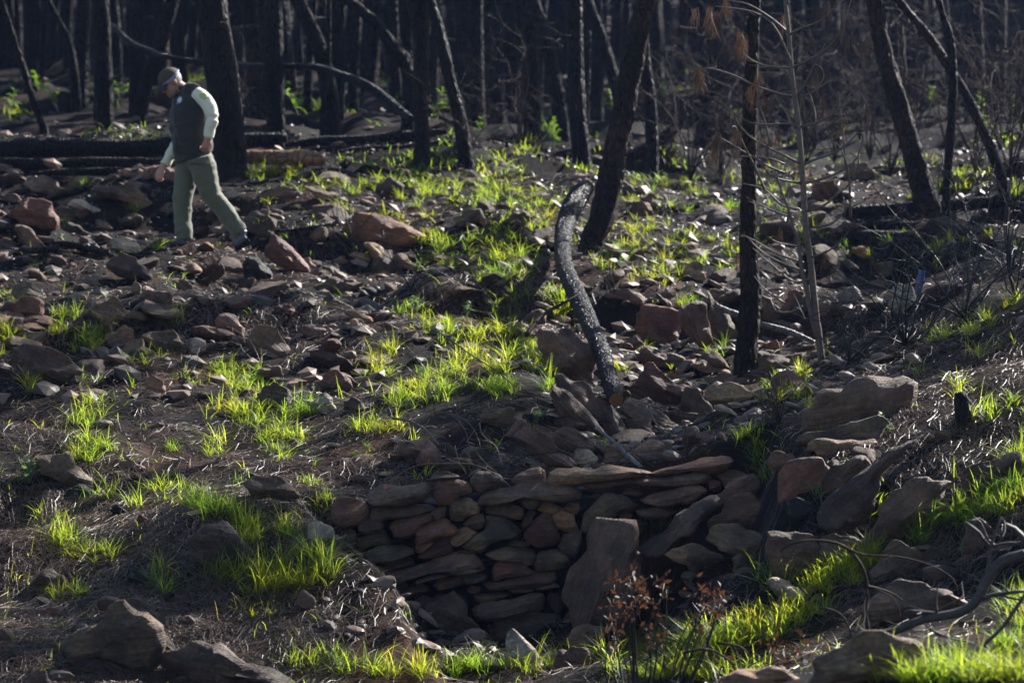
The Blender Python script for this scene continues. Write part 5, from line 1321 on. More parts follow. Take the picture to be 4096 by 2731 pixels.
for i, (x, y) in enumerate([(815, 498), (822, 510), (798, 492), (694, 566), (706, 570), (888, 440), (880, 428), (1000, 350), (962, 560), (690, 590), (668, 600)]):
    herb('herb', x, y, 'small dull green herb in the shaded rocks of the far bank', LEAF_SMALL, 14, .09, 40 + i, group='herbs in the far bank')
for i, (x, y) in enumerate([(40, 108), (58, 112), (12, 118), (120, 104), (260, 112), (150, 108), (210, 112), (430, 128), (612, 128), (830, 80), (845, 92), (600, 118), (390, 96), (350, 92), (905, 96), (270, 96), (180, 100), (660, 112), (700, 110), (930, 110), (985, 128), (300, 118), (70, 84)]):
    herb('far_bush', x, y, 'hazy lime green sprout on the far forest floor', LEAF_LIME, 26, .5, 60 + i, group='sprouts on the far forest floor', sc=2.6, spread=.9)

# ------------------------------------------------------------------ dead pine sapling
def polyline(crop, pts, y0, y1):
    q = cr(crop, pts); n = len(q); out = []
    for k, p in enumerate(q):
        v = at(p[0], p[1], y0 + (y1 - y0) * k / max(1, n - 1)); out.append(tuple(v))
    return out
sy = cast1(821, 357).y - .3
foot = at(821, 356, sy)
sap = empty('dead_pine_sapling', foot, 'dead pine sapling with curling bare branches and hanging brown needles', 'tree')
def part_tube(name, parent, pts, r0, r1, sides=5, mat=M_SAPLING, rough=.05, step=.05):
    S = spline(pts, step); mb = MB()
    tube(mb, S, np.linspace(r0, r1, len(S)), sides, rough, 2, 3, org=parent.location)
    return link(name, mb.mesh(name), mat, parent)
stem = cr('C', [(700,-60),(705,0),(725,200),(745,450),(775,700),(800,900),(815,1100),(830,1300),(845,1568)]) + cr('F', [(875,200),(895,400),(915,600),(935,750),(955,930)])
ext = [tuple(at(680 + 683 - 683, 0, sy))]
P = [tuple(at(x, y, sy)) for x, y in stem]
P = [(P[0][0] - .25, P[0][1], P[0][2] + 1.2)] + P
part_tube('trunk', sap, P[::-1], .028, .008, 10, rough=.08)
st2 = cr('C', [(640,1180),(680,1320),(730,1450),(760,1568)]) + cr('F', [(790,80),(820,300),(850,420),(885,600),(925,760)])
part_tube('stem', sap, [tuple(at(x, y, sy - .12 * (1 - k / 8))) for k, (x, y) in enumerate(st2)][::-1], .022, .005, 8)
SBR = [('C', [(720,220),(600,120),(450,30),(300,0)]), ('C', [(730,240),(800,200),(950,140),(1100,0)]), ('C', [(735,465),(640,460),(560,450),(470,410),(410,360)]),
 ('C', [(750,465),(870,410),(980,340),(1080,220),(1160,0)]), ('C', [(750,440),(690,300),(620,170),(480,80),(220,40)]), ('C', [(775,665),(650,640),(500,590),(330,510),(160,465),(110,500)]),
 ('C', [(785,665),(880,640),(950,570),(970,510),(940,455),(900,445)]), ('C', [(800,870),(900,850),(1020,790),(1100,720),(1180,620),(1250,680),(1290,780)]),
 ('C', [(815,880),(730,850),(600,855),(450,840),(350,770)]), ('C', [(820,1130),(720,1080),(560,1000),(450,930),(370,830),(350,750)]),
 ('C', [(830,1130),(900,1100),(1060,1040),(1180,940),(1230,850),(1250,720)]), ('C', [(700,1190),(600,1150),(500,1090),(380,1020),(260,950),(200,960)]),
 ('C', [(840,1260),(960,1230),(1120,1160),(1200,1080),(1240,940),(1210,905)]), ('C', [(810,1260),(700,1240),(600,1200),(480,1060)]),
 ('C', [(855,1450),(960,1420),(1060,1340),(1170,1240),(1210,1100),(1150,1050)]), ('C', [(800,1440),(680,1410),(560,1300),(400,1260)]), ('C', [(760,1500),(600,1440),(430,1350)]),
 ('C', [(860,1568),(1020,1540),(1120,1440),(1100,1350)]), ('F', [(800,130),(650,100),(560,40)]), ('F', [(830,240),(650,180),(480,80),(400,50)]), ('F', [(840,300),(700,250),(550,170),(440,60)]),
 ('F', [(870,210),(1000,160),(1100,80),(1150,0)]), ('F', [(880,350),(760,370),(620,260),(480,140)]), ('F', [(820,540),(740,580),(640,570),(600,480)]), ('F', [(700,520),(560,420),(490,330)]),
 ('C', [(790,660),(850,560),(900,450),(980,300)]), ('C', [(910,880),(910,780),(880,660),(855,610)]), ('C', [(1120,1160),(1110,1000),(1090,800),(1070,630)]), ('C', [(1155,1500),(1145,1250),(1120,1100),(1060,980)]),
 ('C', [(600,1000),(570,850),(520,700),(510,560)]), ('C', [(700,1130),(600,1090),(480,1080),(360,1070)]), ('C', [(560,1300),(500,1160),(420,1000),(360,870),(335,880)])]
ends = []
for k, (c, pts) in enumerate(SBR):
    rr = random.Random(k); p = polyline(c, pts, sy, sy + rr.uniform(-.45, .45)); L = sum((Vector(a) - Vector(b)).length for a, b in zip(p, p[1:]))
    part_tube('branch', sap, p, .0075 + .005 * min(L, 1), .0035, 5, step=.06)
    ends.append(p[-1])
    for q in range(2):
        S = spline(p, .06); i = rr.randrange(len(S) // 3, len(S)); d = (rr.uniform(-1, 1), rr.uniform(-1, 1), rr.uniform(-.2, .9))
        tw = branch_pts(S[i], d, rr.uniform(.08, .22), .06, k * 5 + q, 5, .25)
        part_tube('twig', sap, tw, .003, .0016, 4, M_TWIG, 0, .05)
NT = [('C',120,500,36),('C',110,480,30),('C',240,930,34),('C',225,960,30),('C',215,1040,20),('C',250,120,30),('C',230,110,34),('C',300,20,26),('C',380,240,30),('C',420,280,26),('C',400,250,24),('C',910,500,18),('C',970,700,18),('C',1160,255,14),
      ('C',1260,250,16),('C',1000,20,16),('C',1090,150,14),('C',520,530,14),('C',600,690,14),('C',1110,840,14),('C',1270,740,14),('C',530,930,12),('C',660,930,12),('C',770,1150,14),('C',870,1170,12),
      ('C',460,620,14),('C',370,890,22),('C',1090,720,10),('C',360,1000,16),('F',370,170,14),('F',980,190,14),('F',680,40,12),('C',700,120,12),('C',520,640,12),('C',90,60,10),('C',180,80,20)]
for k, (c, x, y, n) in enumerate(NT):
    rr = np.random.default_rng(900 + k); q = cr(c, [(x, y)])[0]; p = np.array(at(q[0], q[1], sy + rr.uniform(-.3, .3)))
    mb = MB()
    for i in range(n * 2):
        L = rr.uniform(.08, .17); d = np.array([rr.normal() * .25 - .1, rr.normal() * .25, -1]); d /= np.linalg.norm(d)
        s = p + rr.normal(size=3) * np.array([.012, .012, .02]); m_ = s + d * L * .5 + rr.normal(size=3) * .008; e_ = s + d * L
        o = np.array([rr.normal(), rr.normal(), 0]); o = o / np.linalg.norm(o) * .0014
        mb.add(np.array([s - o, s + o, m_ + o, m_ - o, e_ + o * .5, e_ - o * .5]) - np.array(foot), [(0, 1, 2, 3), (3, 2, 4, 5)])
    link('needle_tuft', mb.mesh('needle_tuft'), M_BROWNNEEDLE, sap)

# ------------------------------------------------------------------ bare burnt shrubs
def bare_shrub(name, px, py, label, hgt, spread, n, seed, mat=M_BLACKTWIG, y=None, group=None, r0=.007, sub=4, leanx=0, droop=.02):
    g = cast1(px, py) if y is None else at(px, py, y)
    e = empty(name, g, label, 'shrub', group); r = np.random.default_rng(seed)
    fine = MB(); ms = MB()
    for k in range(n):
        a = r.uniform(0, 6.3); s = spread * r.random() ** .6
        b = branch_pts(g, (math.cos(a) * s + leanx, math.sin(a) * s, 1), hgt * r.uniform(.6, 1.1), -droop, seed * 13 + k, 9, .2)
        tube(ms, b, np.linspace(r0, r0 * .3, len(b)), 5, org=g)
        for q in range(sub):
            i = r.integers(2, len(b)); d = r.normal(size=3); d[2] = abs(d[2]) * .6
            c = branch_pts(b[i], d, hgt * r.uniform(.15, .45), -droop, seed * 71 + k * 11 + q, 5, .22)
            tube(fine, c, np.linspace(r0 * .45, r0 * .18, len(c)), 4, org=g, cap=False)
            if hgt > .5:
                for z in range(3):
                    c2 = branch_pts(c[r.integers(1, len(c))], r.normal(size=3), hgt * r.uniform(.08, .2), -.03, seed * 171 + k * 31 + q * 5 + z, 4, .25)
                    tube(fine, c2, np.linspace(r0 * .25, r0 * .13, len(c2)), 3, org=g, cap=False)
    link('stem', ms.mesh('stem'), mat, e); link('twigs', fine.mesh('twigs'), mat, e, kind='stuff')
    return e
bare_shrub('burnt_shrub', 905, 345, 'tangled black burnt shrub on the crest of the far bank', 1.15, 1.3, 12, 1, leanx=.1)
bare_shrub('burnt_shrub', 850, 362, 'low snarl of charred twigs beside the dead sapling foot', .55, 1.6, 12, 2, droop=.07)
bare_shrub('burnt_shrub', 965, 322, 'spreading black twigs above the grassy bank crest', 1.3, 1.2, 11, 3, leanx=-.25)
bare_shrub('burnt_shrub', 1015, 300, 'tall thin burnt twigs at the edge of the far bank', 1.3, .8, 9, 4, leanx=-.2)
bare_shrub('burnt_shrub', 780, 425, 'small scorched heath bush at the corner of the far bank', .38, 1.0, 16, 5, M_TWIG, r0=.004)
bare_shrub('burnt_shrub', 350, 248, 'clump of straight black burnt stems before the orange brown boulder', .75, .35, 6, 6, sub=2)
bare_shrub('burnt_shrub', 411, 294, 'forked black burnt seedling uphill of the silvery sage', .62, .4, 3, 7, sub=3)
bare_shrub('burnt_shrub', 182, 388, 'thin black burnt stems rising from the grassy lip', .42, .5, 5, 8, sub=2, r0=.005)
bare_shrub('burnt_shrub', 118, 320, 'few black burnt stalks among stones below the triangular slab', .3, .3, 4, 9, sub=1, r0=.005)
bare_shrub('burnt_shrub', 262, 368, 'arching black twig next to the white capped boulder', .55, .8, 4, 10, sub=3, r0=.004)
bare_shrub('burnt_shrub', 470, 292, 'arching black twigs over the sunlit grass patch', .5, 1.4, 5, 11, sub=3, droop=.1)
bare_shrub('dry_bush', 459, 168, 'dry brown curly twigged bush in front of the tilting burnt trunk', 1.25, .6, 10, 12, M_TWIG, sub=6)
bare_shrub('burnt_shrub', 612, 300, 'wispy scorched twigs against the fallen glossy trunk', .4, .9, 7, 13, M_TWIG, r0=.004)
for i, (x, y, h) in enumerate([(690, 182, 2.0), (720, 178, 2.6), (800, 176, 2.2), (835, 170, 2.8), (870, 165, 2.4), (975, 175, 2.6), (1012, 180, 2.4), (660, 172, 1.6), (770, 168, 2.8), (910, 160, 2.4), (520, 150, 1.6), (240, 130, 1.6), (815, 150, 2.2), (860, 142, 2.6), (945, 150, 2.2), (1000, 150, 2.4), (780, 145, 2.4), (890, 178, 1.5), (1030, 160, 2.6), (740, 152, 2.0)]):
    bare_shrub('dry_bush', x, y, 'hazy brown dead bush among the trunks behind the slope', h, .45, 8, 30 + i, M_TWIG, group='hazy dead bushes', sub=5, r0=.009)
# rust brown dead shrub in front of the wall
ry = 13.7
rb = at(640, 690, ry); rb.z = gz(rb.x, rb.y)
rust = empty('dead_leafy_shrub', rb, 'dead shrub with rust brown leaves in front of the wall', 'shrub')
LP = cr('I', [(620,950),(730,920),(780,950),(830,930),(970,960),(620,1050),(700,1090),(800,1080),(890,1060),(590,1170),(600,1240),(690,1150),(650,1330),(590,1400),(880,1300),(920,1340),(1250,1040),(1250,1120),(1360,1100),(1200,1250),(1340,1200),(985,1000),(745,990),(760,1060)]) \
   + cr('J', [(640,1270),(700,1330),(760,1400),(800,1330),(700,1390),(290,1500),(150,960),(180,1050),(250,1010),(160,1130)])
msb = MB(); mlf = MB(); r = np.random.default_rng(66)
for k, (x, y) in enumerate(LP):
    yy = ry + r.uniform(-.25, .25); tp = np.array(at(x, y, yy))
    root = np.array(rb) + np.array([(tp[0] - rb.x) * .45, r.uniform(-.15, .15), 0]); root[2] = gz(root[0], root[1]) - .02
    mid = (root + tp) / 2 + r.normal(size=3) * .03
    tube(msb, spline([root, mid, tp], .06), np.linspace(.005, .002, len(spline([root, mid, tp], .06))), 5, org=rb)
    for q in range(11):
        c = tp + r.normal(size=3) * np.array([.028, .03, .042]); a = r.normal(size=3); a /= np.linalg.norm(a); b = np.cross(a, r.normal(size=3)); b /= np.linalg.norm(b)
        l, w_ = r.uniform(.014, .026), r.uniform(.007, .012); nn = np.cross(a, b) * w_ * .5
        mlf.add(np.array([c - a * l, c + b * w_ + nn, c + a * l, c - b * w_ + nn]) - np.array(rb), [(0, 1, 2), (0, 2, 3)])
link('stem', msb.mesh('stem'), M_BLACKTWIG, rust); link('foliage', mlf.mesh('foliage'), M_DEADLEAF, rust)

# ------------------------------------------------------------------ fallen branches
def fallen_branch(name, label, y, paths, mat, sides=8, cat='branch', tw=0, seed=0):
    first = cr(paths[0][0], [paths[0][1][0]])[0]; base = at(first[0], first[1], y)
    e = empty(name, base, label, cat)
    for k, (c, pts, r0, r1, *yy) in enumerate(paths):
        y0, y1 = yy if yy else (y, y)
        P = polyline(c, pts, y0, y1); S = spline(P, .03); mb = MB()
        tube(mb, S, np.linspace(r0, r1, len(S)), sides, .08, 2, seed + k, org=base)
        rr = random.Random(seed + k)
        for q in range(tw):
            i = rr.randrange(len(S) // 4, len(S)); b = branch_pts(S[i], (rr.uniform(-1, 1), rr.uniform(-1, 1), rr.uniform(-.3, 1)), rr.uniform(.06, .2), -.02, seed * 7 + k * 3 + q, 4, .2)
            tube(mb, b, np.linspace(r1 * .8, r1 * .3, len(b)), 4, org=base, cap=False)
        link('limb' if k == 0 else 'side_branch', mb.mesh('limb'), mat, e)
    return e
fallen_branch('fallen_branch', 'fallen forked grey branch over the domed boulder', 12.5, [
  ('J', [(1270,1240),(1450,1210),(1650,1130),(1900,1080),(2020,1000),(2100,850),(2200,730),(2352,680),(2480,640)], .017, .026),
  ('J', [(1650,1130),(1800,1040),(1930,970)], .006, .003), ('J', [(2020,1000),(2130,960),(2352,930)], .012, .008), ('J', [(1540,1070),(1700,1080),(1860,1100)], .008, .006),
  ('J', [(2100,850),(2110,700),(2140,560),(2190,420)], .009, .004), ('J', [(2352,590),(2150,650),(1990,740),(1960,790)], .008, .004),
  ('J', [(1940,460),(2040,530),(2110,620),(2250,600),(2400,620)], .008, .006), ('J', [(1150,1200),(1280,1230)], .006, .005), ('J', [(1690,1190),(1850,1260),(2050,1290)], .006, .003)], M_GREYLIMB, tw=3, seed=5)
fallen_branch('fallen_branch', 'straight grey stick slanting up out of the grass', 11.9, [('J', [(1890,1470),(2050,1320),(2200,1180),(2352,960),(2440,840)], .007, .009)], M_GREYLIMB, seed=6)
fallen_branch('fallen_branch', 'bowed dark branch arching over the glowing grass ridge', 12.9, [
  ('J', [(670,660),(720,620),(800,592),(950,585),(1100,620),(1220,740),(1270,900),(1260,1100),(1285,1240)], .004, .010), ('J', [(1100,620),(1240,680),(1500,700),(1720,760),(1860,850),(1890,940)], .005, .003)], M_TWIG, tw=1, seed=7)
fallen_branch('fallen_branch', 'bent scorched twig lying in the grass below the rust shrub', 13.2, [
  ('J', [(0,1360),(120,1330),(230,1350),(330,1420),(420,1480)], .006, .004), ('J', [(230,1290),(340,1300),(430,1340),(460,1420),(455,1500)], .006, .004), ('J', [(350,1350),(420,1400),(480,1430)], .003, .002)], M_TWIG, tw=2, seed=8)
fallen_branch('fallen_branch', 'thin grey twigs poking out of the low grass', 12.7, [
  ('J', [(960,1050),(1050,1070),(1120,1130),(1160,1240)], .006, .003), ('J', [(1320,920),(1420,960),(1480,1040),(1510,1160)], .004, .002), ('J', [(950,1230),(1020,1300),(1060,1300)], .004, .003), ('J', [(1380,1130),(1480,1170)], .004, .003)], M_TWIG, seed=9)
fallen_branch('dry_pine_branch', 'dry bent pine branch drooping over the top of the wall', 16.75, [
  ('H', [(620,290),(660,230),(740,170),(850,130),(1000,125),(1200,130),(1330,180),(1400,225),(1480,300)], .003, .0045), ('E', [(350,1310),(470,1330),(580,1390),(660,1480),(720,1540)], .009, .005, 17.3, 16.9),
  ('E', [(520,1320),(700,1270),(850,1320),(930,1420),(960,1520)], .003, .002, 17.2, 16.9), ('E', [(600,1250),(760,1290),(850,1390),(880,1500)], .003, .002, 17.2, 17.0), ('E', [(950,1340),(970,1420),(1060,1500),(1090,1568)], .004, .003, 17.1, 16.9),
  ('H', [(790,170),(790,210),(800,245)], .002, .0015), ('H', [(1080,0),(1100,90),(1160,200)], .003, .002), ('H', [(1230,50),(1290,120),(1390,200)], .003, .002)], M_SAPLING, sides=6, tw=3, seed=10)
fallen_branch('dry_pine_branch', 'dry curved twig with dead needle spray behind the wall', 17.0, [
  ('K', [(80,1490),(150,1440),(260,1400),(400,1390),(500,1390),(545,1440)], .004, .003), ('K', [(40,1480),(120,1410),(200,1360),(265,1345)], .003, .002), ('K', [(1100,1410),(1150,1480),(1180,1540)], .006, .005),
  ('K', [(880,1500),(960,1420),(1030,1360)], .003, .0015), ('K', [(915,1375),(990,1440),(1100,1510)], .003, .002), ('K', [(1470,1450),(1465,1300),(1450,1150)], .005, .002), ('K', [(1440,1360),(1500,1390)], .002, .001), ('K', [(1540,1330),(1660,1380),(1740,1420)], .003, .002)], M_TWIG, sides=6, tw=4, seed=11)
fallen_branch('fallen_branch', 'slender dark twig lying down the bright grass streak', 18.2, [('E', [(620,690),(750,770),(900,880),(1060,980),(1190,1090)], .005, .003, 18.9, 17.9)], M_BLACKTWIG, seed=12)
fallen_branch('fallen_branch', 'dark dead branch stub rising against the fallen trunk', 19.6, [('E', [(1270,740),(1330,660),(1400,590),(1560,500),(1650,450)], .018, .008, 19.8, 20.2)], M_TWIG, tw=2, seed=13)
# fresh grass and a pine cone above the wall
def pine_cone(px, py, y, label):
    L, Rm = .135, .031; e = empty('pine_cone', at(px, py, y), label, 'pine cone')
    mb = MB(); sc = MB()
    S = [(L * (t - .5), 0, 0) for t in np.linspace(0, 1, 12)]; tube(mb, S, [.004 + Rm * .8 * math.sin(math.pi * min(.97, .12 + .85 * t)) for t in np.linspace(0, 1, 12)], 12)
    link('core', mb.mesh('core'), M_TWIG, e)
    for k in range(120):
        t = (k + .5) / 120; a = k * 2.39996; rr = Rm * math.sin(math.pi * min(.96, .13 + .84 * t)); s = .35 + .75 * math.sin(math.pi * (.15 + .8 * t))
        c = np.array([L * (t - .5), 0, 0]); rad = np.array([0, math.cos(a), math.sin(a)]); tan = np.cross(rad, [1, 0, 0])
        p = c + rad * rr * .85; q = c + rad * (rr + .005 * s) + np.array([-.009 * s, 0, 0]); w_ = .0058 * s
        sc.add([p - tan * w_ * .8, p + tan * w_ * .8, q + tan * w_, q - tan * w_, q + rad * .0035 + np.array([.003, 0, 0])], [(0, 1, 2, 3), (3, 2, 4), (0, 3, 4), (1, 4, 2)])
    link('scales', sc.mesh('scales', smooth=False), make_plain('cone_scale', (.09, .07, .055), .5, .5, .3, 80), e)
    e.rotation_euler = (0, R(27), R(-12))
pine_cone(449, 450, 16.95, 'grey brown pine cone hanging on the dry branch above the wall')
# ------------------------------------------------------------------ the walking man
from mathutils.bvhtree import BVHTree
PY = cast1(188, 246).y
PO = at(137.5 + 400 * .126, 57.5 + 1500 * .126, PY)
QS = .126 / ppm(PY)
def Qp(x, y, d=0.0): return np.array([(x - 400) * QS, d, (1500 - y) * QS])
man = empty('person', PO, 'walking man in cap, dark vest, pale long sleeves and olive trousers looking down', 'person')
HD = np.array([-.90, -.43, 0]); LF = np.array([.43, -.90, 0])      # heading and his left side
def remesh(mb, name, vox, mat, smooth=3, wr=0.0, wsc=(14, 14, 30), seed=0, parent=man):
    me = mb.mesh('tmp'); o = bpy.data.objects.new('tmp', me); COL.objects.link(o)
    m = o.modifiers.new('r', 'REMESH'); m.mode = 'VOXEL'; m.voxel_size = vox; m.use_smooth_shade = True
    if smooth:
        s = o.modifiers.new('s', 'SMOOTH'); s.factor = .5; s.iterations = smooth
    dg = bpy.context.evaluated_depsgraph_get()
    out = bpy.data.meshes.new_from_object(o.evaluated_get(dg)); out.name = name
    bpy.data.objects.remove(o)
    if wr:
        n = len(out.vertices); V = np.empty(n * 3); N = np.empty(n * 3)
        out.vertices.foreach_get('co', V); out.vertex_normals.foreach_get('vector', N); V = V.reshape(-1, 3); N = N.reshape(-1, 3)
        w = vnoise(V[:, 0] * wsc[0], V[:, 1] * wsc[1], V[:, 2] * wsc[2] + V[:, 0] * wsc[0] * .8, seed) + .5 * vnoise(V[:, 0] * wsc[0] * 2, V[:, 1] * wsc[1] * 2, V[:, 2] * wsc[2] * 1.7, seed + 1)
        w = w + .45 * (1 - 2 * np.abs(vnoise(V[:, 0] * 9 + V[:, 2] * 13, V[:, 1] * 6, V[:, 2] * 17 - V[:, 0] * 14, seed + 7)))
        V = V + N * (wr * w)[:, None]; out.vertices.foreach_set('co', V.ravel())
    out.polygons.foreach_set('use_smooth', [True] * len(out.polygons)); out.update()
    return link(name, out, mat, parent)
def loft(mb, secs, sides=24):
    """secs: centre, half axis vector a, half axis vector b"""
    an = np.arange(sides) * 2 * math.pi / sides; V = []; F = []
    for c, a, b in secs: V += [np.array(c) + math.cos(t) * np.array(a) + math.sin(t) * np.array(b) for t in an]
    for i in range(len(secs) - 1):
        for k in range(sides):
            p = i * sides + k; q = i * sides + (k + 1) % sides; F.append((p, q, q + sides, p + sides))
    F.append(tuple(range(sides))[::-1]); F.append(tuple((len(secs) - 1) * sides + k for k in range(sides)))
    mb.add(np.array(V), F)
def limb(mb, pts, rad, sides=16, flat=1.0):
    S = spline([(*p, r) for p, r in zip(pts, rad)], .03); tube(mb, S[:, :3], S[:, 3], sides, flat=flat)
def ball(mb, c, r, n=14, m=10):
    c = np.array(c, float); r = np.atleast_1d(r) * np.ones(3); V = []; F = []
    for i in range(m + 1):
        t = math.pi * i / m
        for k in range(n):
            p = 2 * math.pi * k / n; V.append(c + r * np.array([math.sin(t) * math.cos(p), math.sin(t) * math.sin(p), math.cos(t)]))
    for i in range(m):
        for k in range(n): F.append((i * n + k, i * n + (k + 1) % n, (i + 1) * n + (k + 1) % n, (i + 1) * n + k))
    mb.add(np.array(V), F)
def torso(mb, grow=0.0, top=255, bottom=775, shear=.35):
    T = [(240, 402, .075, .065), (262, 412, .10, .08), (290, 432, .185, .105), (335, 432, .215, .14), (430, 424, .212, .165), (550, 422, .203, .172), (650, 430, .2, .168), (735, 448, .192, .16), (790, 452, .185, .152)]
    secs = []
    for y, cx, a, b in T:
        if y < top or y > bottom: continue
        sh = shear * max(0, (y - 600) / 190)
        secs.append((Qp(cx, y), LF * (a + grow), HD * (b + grow) + np.array([0, 0, -sh * (b + grow)])))
    loft(mb, secs)
sh_n = Qp(505, 300) + np.array([0, -.17, 0]); sh_f = Qp(370, 305) + np.array([0, .17, 0])
el_n = Qp(625, 475, -.27); wr_n = Qp(588, 655, -.27); el_f = Qp(318, 640, .20); wr_f = Qp(200, 862, .10)
hip_f = Qp(405, 800, .075); kn_f = Qp(352, 1120, .06); an_f = Qp(362, 1430, .05)
hip_n = Qp(505, 800, -.085); kn_n = Qp(598, 1085, -.08); an_n = Qp(815, 1385, -.05)
# skin: head, neck, torso, limbs and hands in one surface
fw = HD * .81 + np.array([0, 0, -.585]); sd = LF; up = np.cross(sd, fw); up = up / np.linalg.norm(up)
if up[2] < 0: up = -up
HC = Qp(272, 205, -.035)
def hp(f, s, u): return HC + fw * f + sd * s + up * u
def rot_ball(mb, c, rf, rs_, ru):
    t = MB(); ball(t, (0, 0, 0), 1.0); V = t.v[0]; mb.add(V[:, :1] * fw * rf + V[:, 1:2] * sd * rs_ + V[:, 2:3] * up * ru + c, t.f)
sk = MB()
rot_ball(sk, hp(-.012, 0, .025), .098, .077, .095); rot_ball(sk, hp(.025, 0, -.03), .068, .063, .085); rot_ball(sk, hp(.045, 0, -.085), .04, .046, .034)
rot_ball(sk, hp(.09, 0, -.02), .03, .014, .024); rot_ball(sk, hp(.082, 0, .005), .02, .011, .03); rot_ball(sk, hp(.074, 0, .032), .018, .05, .012)
rot_ball(sk, hp(.074, 0, -.066), .016, .026, .008); rot_ball(sk, hp(.072, 0, -.078), .016, .023, .007)
for s in (-1, 1):
    rot_ball(sk, hp(-.015, s * .078, -.002), .02, .01, .034); rot_ball(sk, hp(.055, s * .04, -.022), .025, .022, .02)
limb(sk, [hp(-.035, 0, -.05), Qp(355, 250), Qp(405, 290)], [.058, .06, .07])
torso(sk, -.02, 262, 800)
limb(sk, [sh_n, el_n, wr_n], [.04, .032, .028]); limb(sk, [sh_f, el_f, wr_f], [.04, .032, .028])
for h, k, a in ((hip_f, kn_f, an_f), (hip_n, kn_n, an_n)): limb(sk, [h, k, a], [.075, .055, .042])
def hand(wrist, dirv, palmn, side, curl, sc=1.0):
    """palm and five fingers; dirv along the hand, palmn out of the palm, side towards the thumb"""
    d = np.array(dirv, float); d /= np.linalg.norm(d); n = np.array(palmn, float); n -= d * n.dot(d); n /= np.linalg.norm(n); s = np.cross(d, n) * side
    w = np.array(wrist)
    loft(sk, [(w + d * t * sc, s * a * sc, n * b * sc) for t, a, b in ((-.02, .027, .021), (.02, .034, .02), (.06, .042, .018), (.092, .041, .014))], 12)
    for k, (o, L) in enumerate(((.031, .075), (.010, .085), (-.011, .078), (-.031, .06))):
        p = w + (d * .085 + s * o) * sc; c = curl * (1 + .12 * k); pts = [p]; dd = d.copy(); ang = 0
        for j, f in enumerate((.45, .32, .25)):
            ang += c * (.6, 1.0, .8)[j]; dd = d * math.cos(ang) + n * math.sin(ang) + s * o * (1.2 if j == 0 else .4); dd /= np.linalg.norm(dd)
            p = p + dd * L * f * sc; pts.append(p)
        S = spline([(*q, r) for q, r in zip(pts, (.0105, .0098, .0088, .007))], .012); tube(sk, S[:, :3], S[:, 3] * sc, 8)
    t0 = w + (d * .025 + s * .03) * sc; t1 = t0 + (d * .035 + s * .022 + n * .015) * sc; t2 = t1 + (d * .032 + n * .016 - s * .002) * sc
    S = spline([(*t0, .014), (*t1, .0115), (*t2, .0085)], .012); tube(sk, S[:, :3], S[:, 3] * sc, 8)
hand(wr_n, Qp(560, 745, -.27) - wr_n, (-.55, .75, -.2), 1, 1.0, 1.0)
hand(wr_f, Qp(160, 945, .06) - wr_f, (.55, .75, .2), -1, .65, 1.0)
M_SKIN = make_plain('skin', (.46, .25, .18), .5, .4, .12, 30, .001)
body = remesh(sk, 'body', .0062, M_SKIN, 2)
# clothing
sl = MB(); torso(sl, -.008, 262, 775)
limb(sl, [sh_n + np.array([-.02, .02, .0]), sh_n * .6 + el_n * .4 + np.array([.012, 0, .02]), el_n, el_n * .45 + wr_n * .55, wr_n + (el_n - wr_n) * .06], [.07, .065, .057, .05, .043])
limb(sl, [sh_f, sh_f * .5 + el_f * .5, el_f, el_f * .45 + wr_f * .55, wr_f + (el_f - wr_f) * .06], [.07, .063, .057, .052, .046])
M_SHIRT = make_plain('pale_fleece', (.74, .74, .58), .85, .2, .08, 60, .001, .4)
shirt = remesh(sl, 'shirt', .009, M_SHIRT, 3, .006, (9, 9, 14), 5)
vb = MB(); torso(vb, .012, 262, 795)
limb(vb, [sh_n + np.array([-.045, .03, .02]), Qp(405, 275)], [.085, .075]); limb(vb, [sh_f + np.array([.02, -.03, .01]), Qp(405, 275)], [.08, .075])
M_VEST = make_plain('dark_vest_cloth', (.021, .024, .024), .7, .35, .15, 40, .001, .15)
vest = remesh(vb, 'vest', .009, M_VEST, 4, .009, (7, 7, 15), 8)
cl = MB(); loft(cl, [(Qp(388, 262), LF * .085, HD * .08), (Qp(372, 240), LF * .08, HD * .075), (Qp(366, 228), LF * .078, HD * .072)])
remesh(cl, 'collar', .008, M_VEST, 2, parent=vest)
tr = MB()
loft(tr, [(Qp(452, 735), LF * .178, HD * .14), (Qp(455, 790), LF * .185, HD * .148), (Qp(458, 850), LF * .17, HD * .14), (Qp(455, 890), LF * .12, HD * .1)])
limb(tr, [hip_f, hip_f * .5 + kn_f * .5, kn_f, kn_f * .5 + an_f * .5, an_f + np.array([0, 0, -.01])], [.112, .102, .086, .08, .078])
limb(tr, [hip_n, hip_n * .5 + kn_n * .5, kn_n, kn_n * .5 + an_n * .5, an_n], [.125, .112, .09, .08, .07])
M_TROU = make_plain('olive_trouser_cloth', (.115, .122, .082), .75, .3, .12, 50, .001, .25)
trou = remesh(tr, 'trousers', .009, M_TROU, 3, .0085, (6, 9, 12), 12)
def boot(toe, heel, ankle, name):
    b = MB(); t, h, a = np.array(toe), np.array(heel), np.array(ankle); m = (t + h) / 2
    limb(b, [h + (a - h) * .15, m + (a - m) * .15, t], [.045, .048, .036], 14); limb(b, [a, h + (a - h) * .3], [.055, .05], 14)
    o = remesh(b, name, .008, make_plain('boot_leather', (.07, .078, .095), .42, .5, .2, 40), 2)
    s = MB(); d = t - h; n = np.cross(d, [0, 1, 0]); n /= np.linalg.norm(n); n = n if n[2] < 0 else -n
    limb(s, [h + n * .03, m + n * .036, t + n * .022 + d * .08], [.03, .034, .03], 12, 1.0)
    remesh(s, 'sole', .009, M_CHAR, 1, parent=o)
boot(Qp(775, 1490, -.07), Qp(868, 1420, -.05), an_n, 'boot')
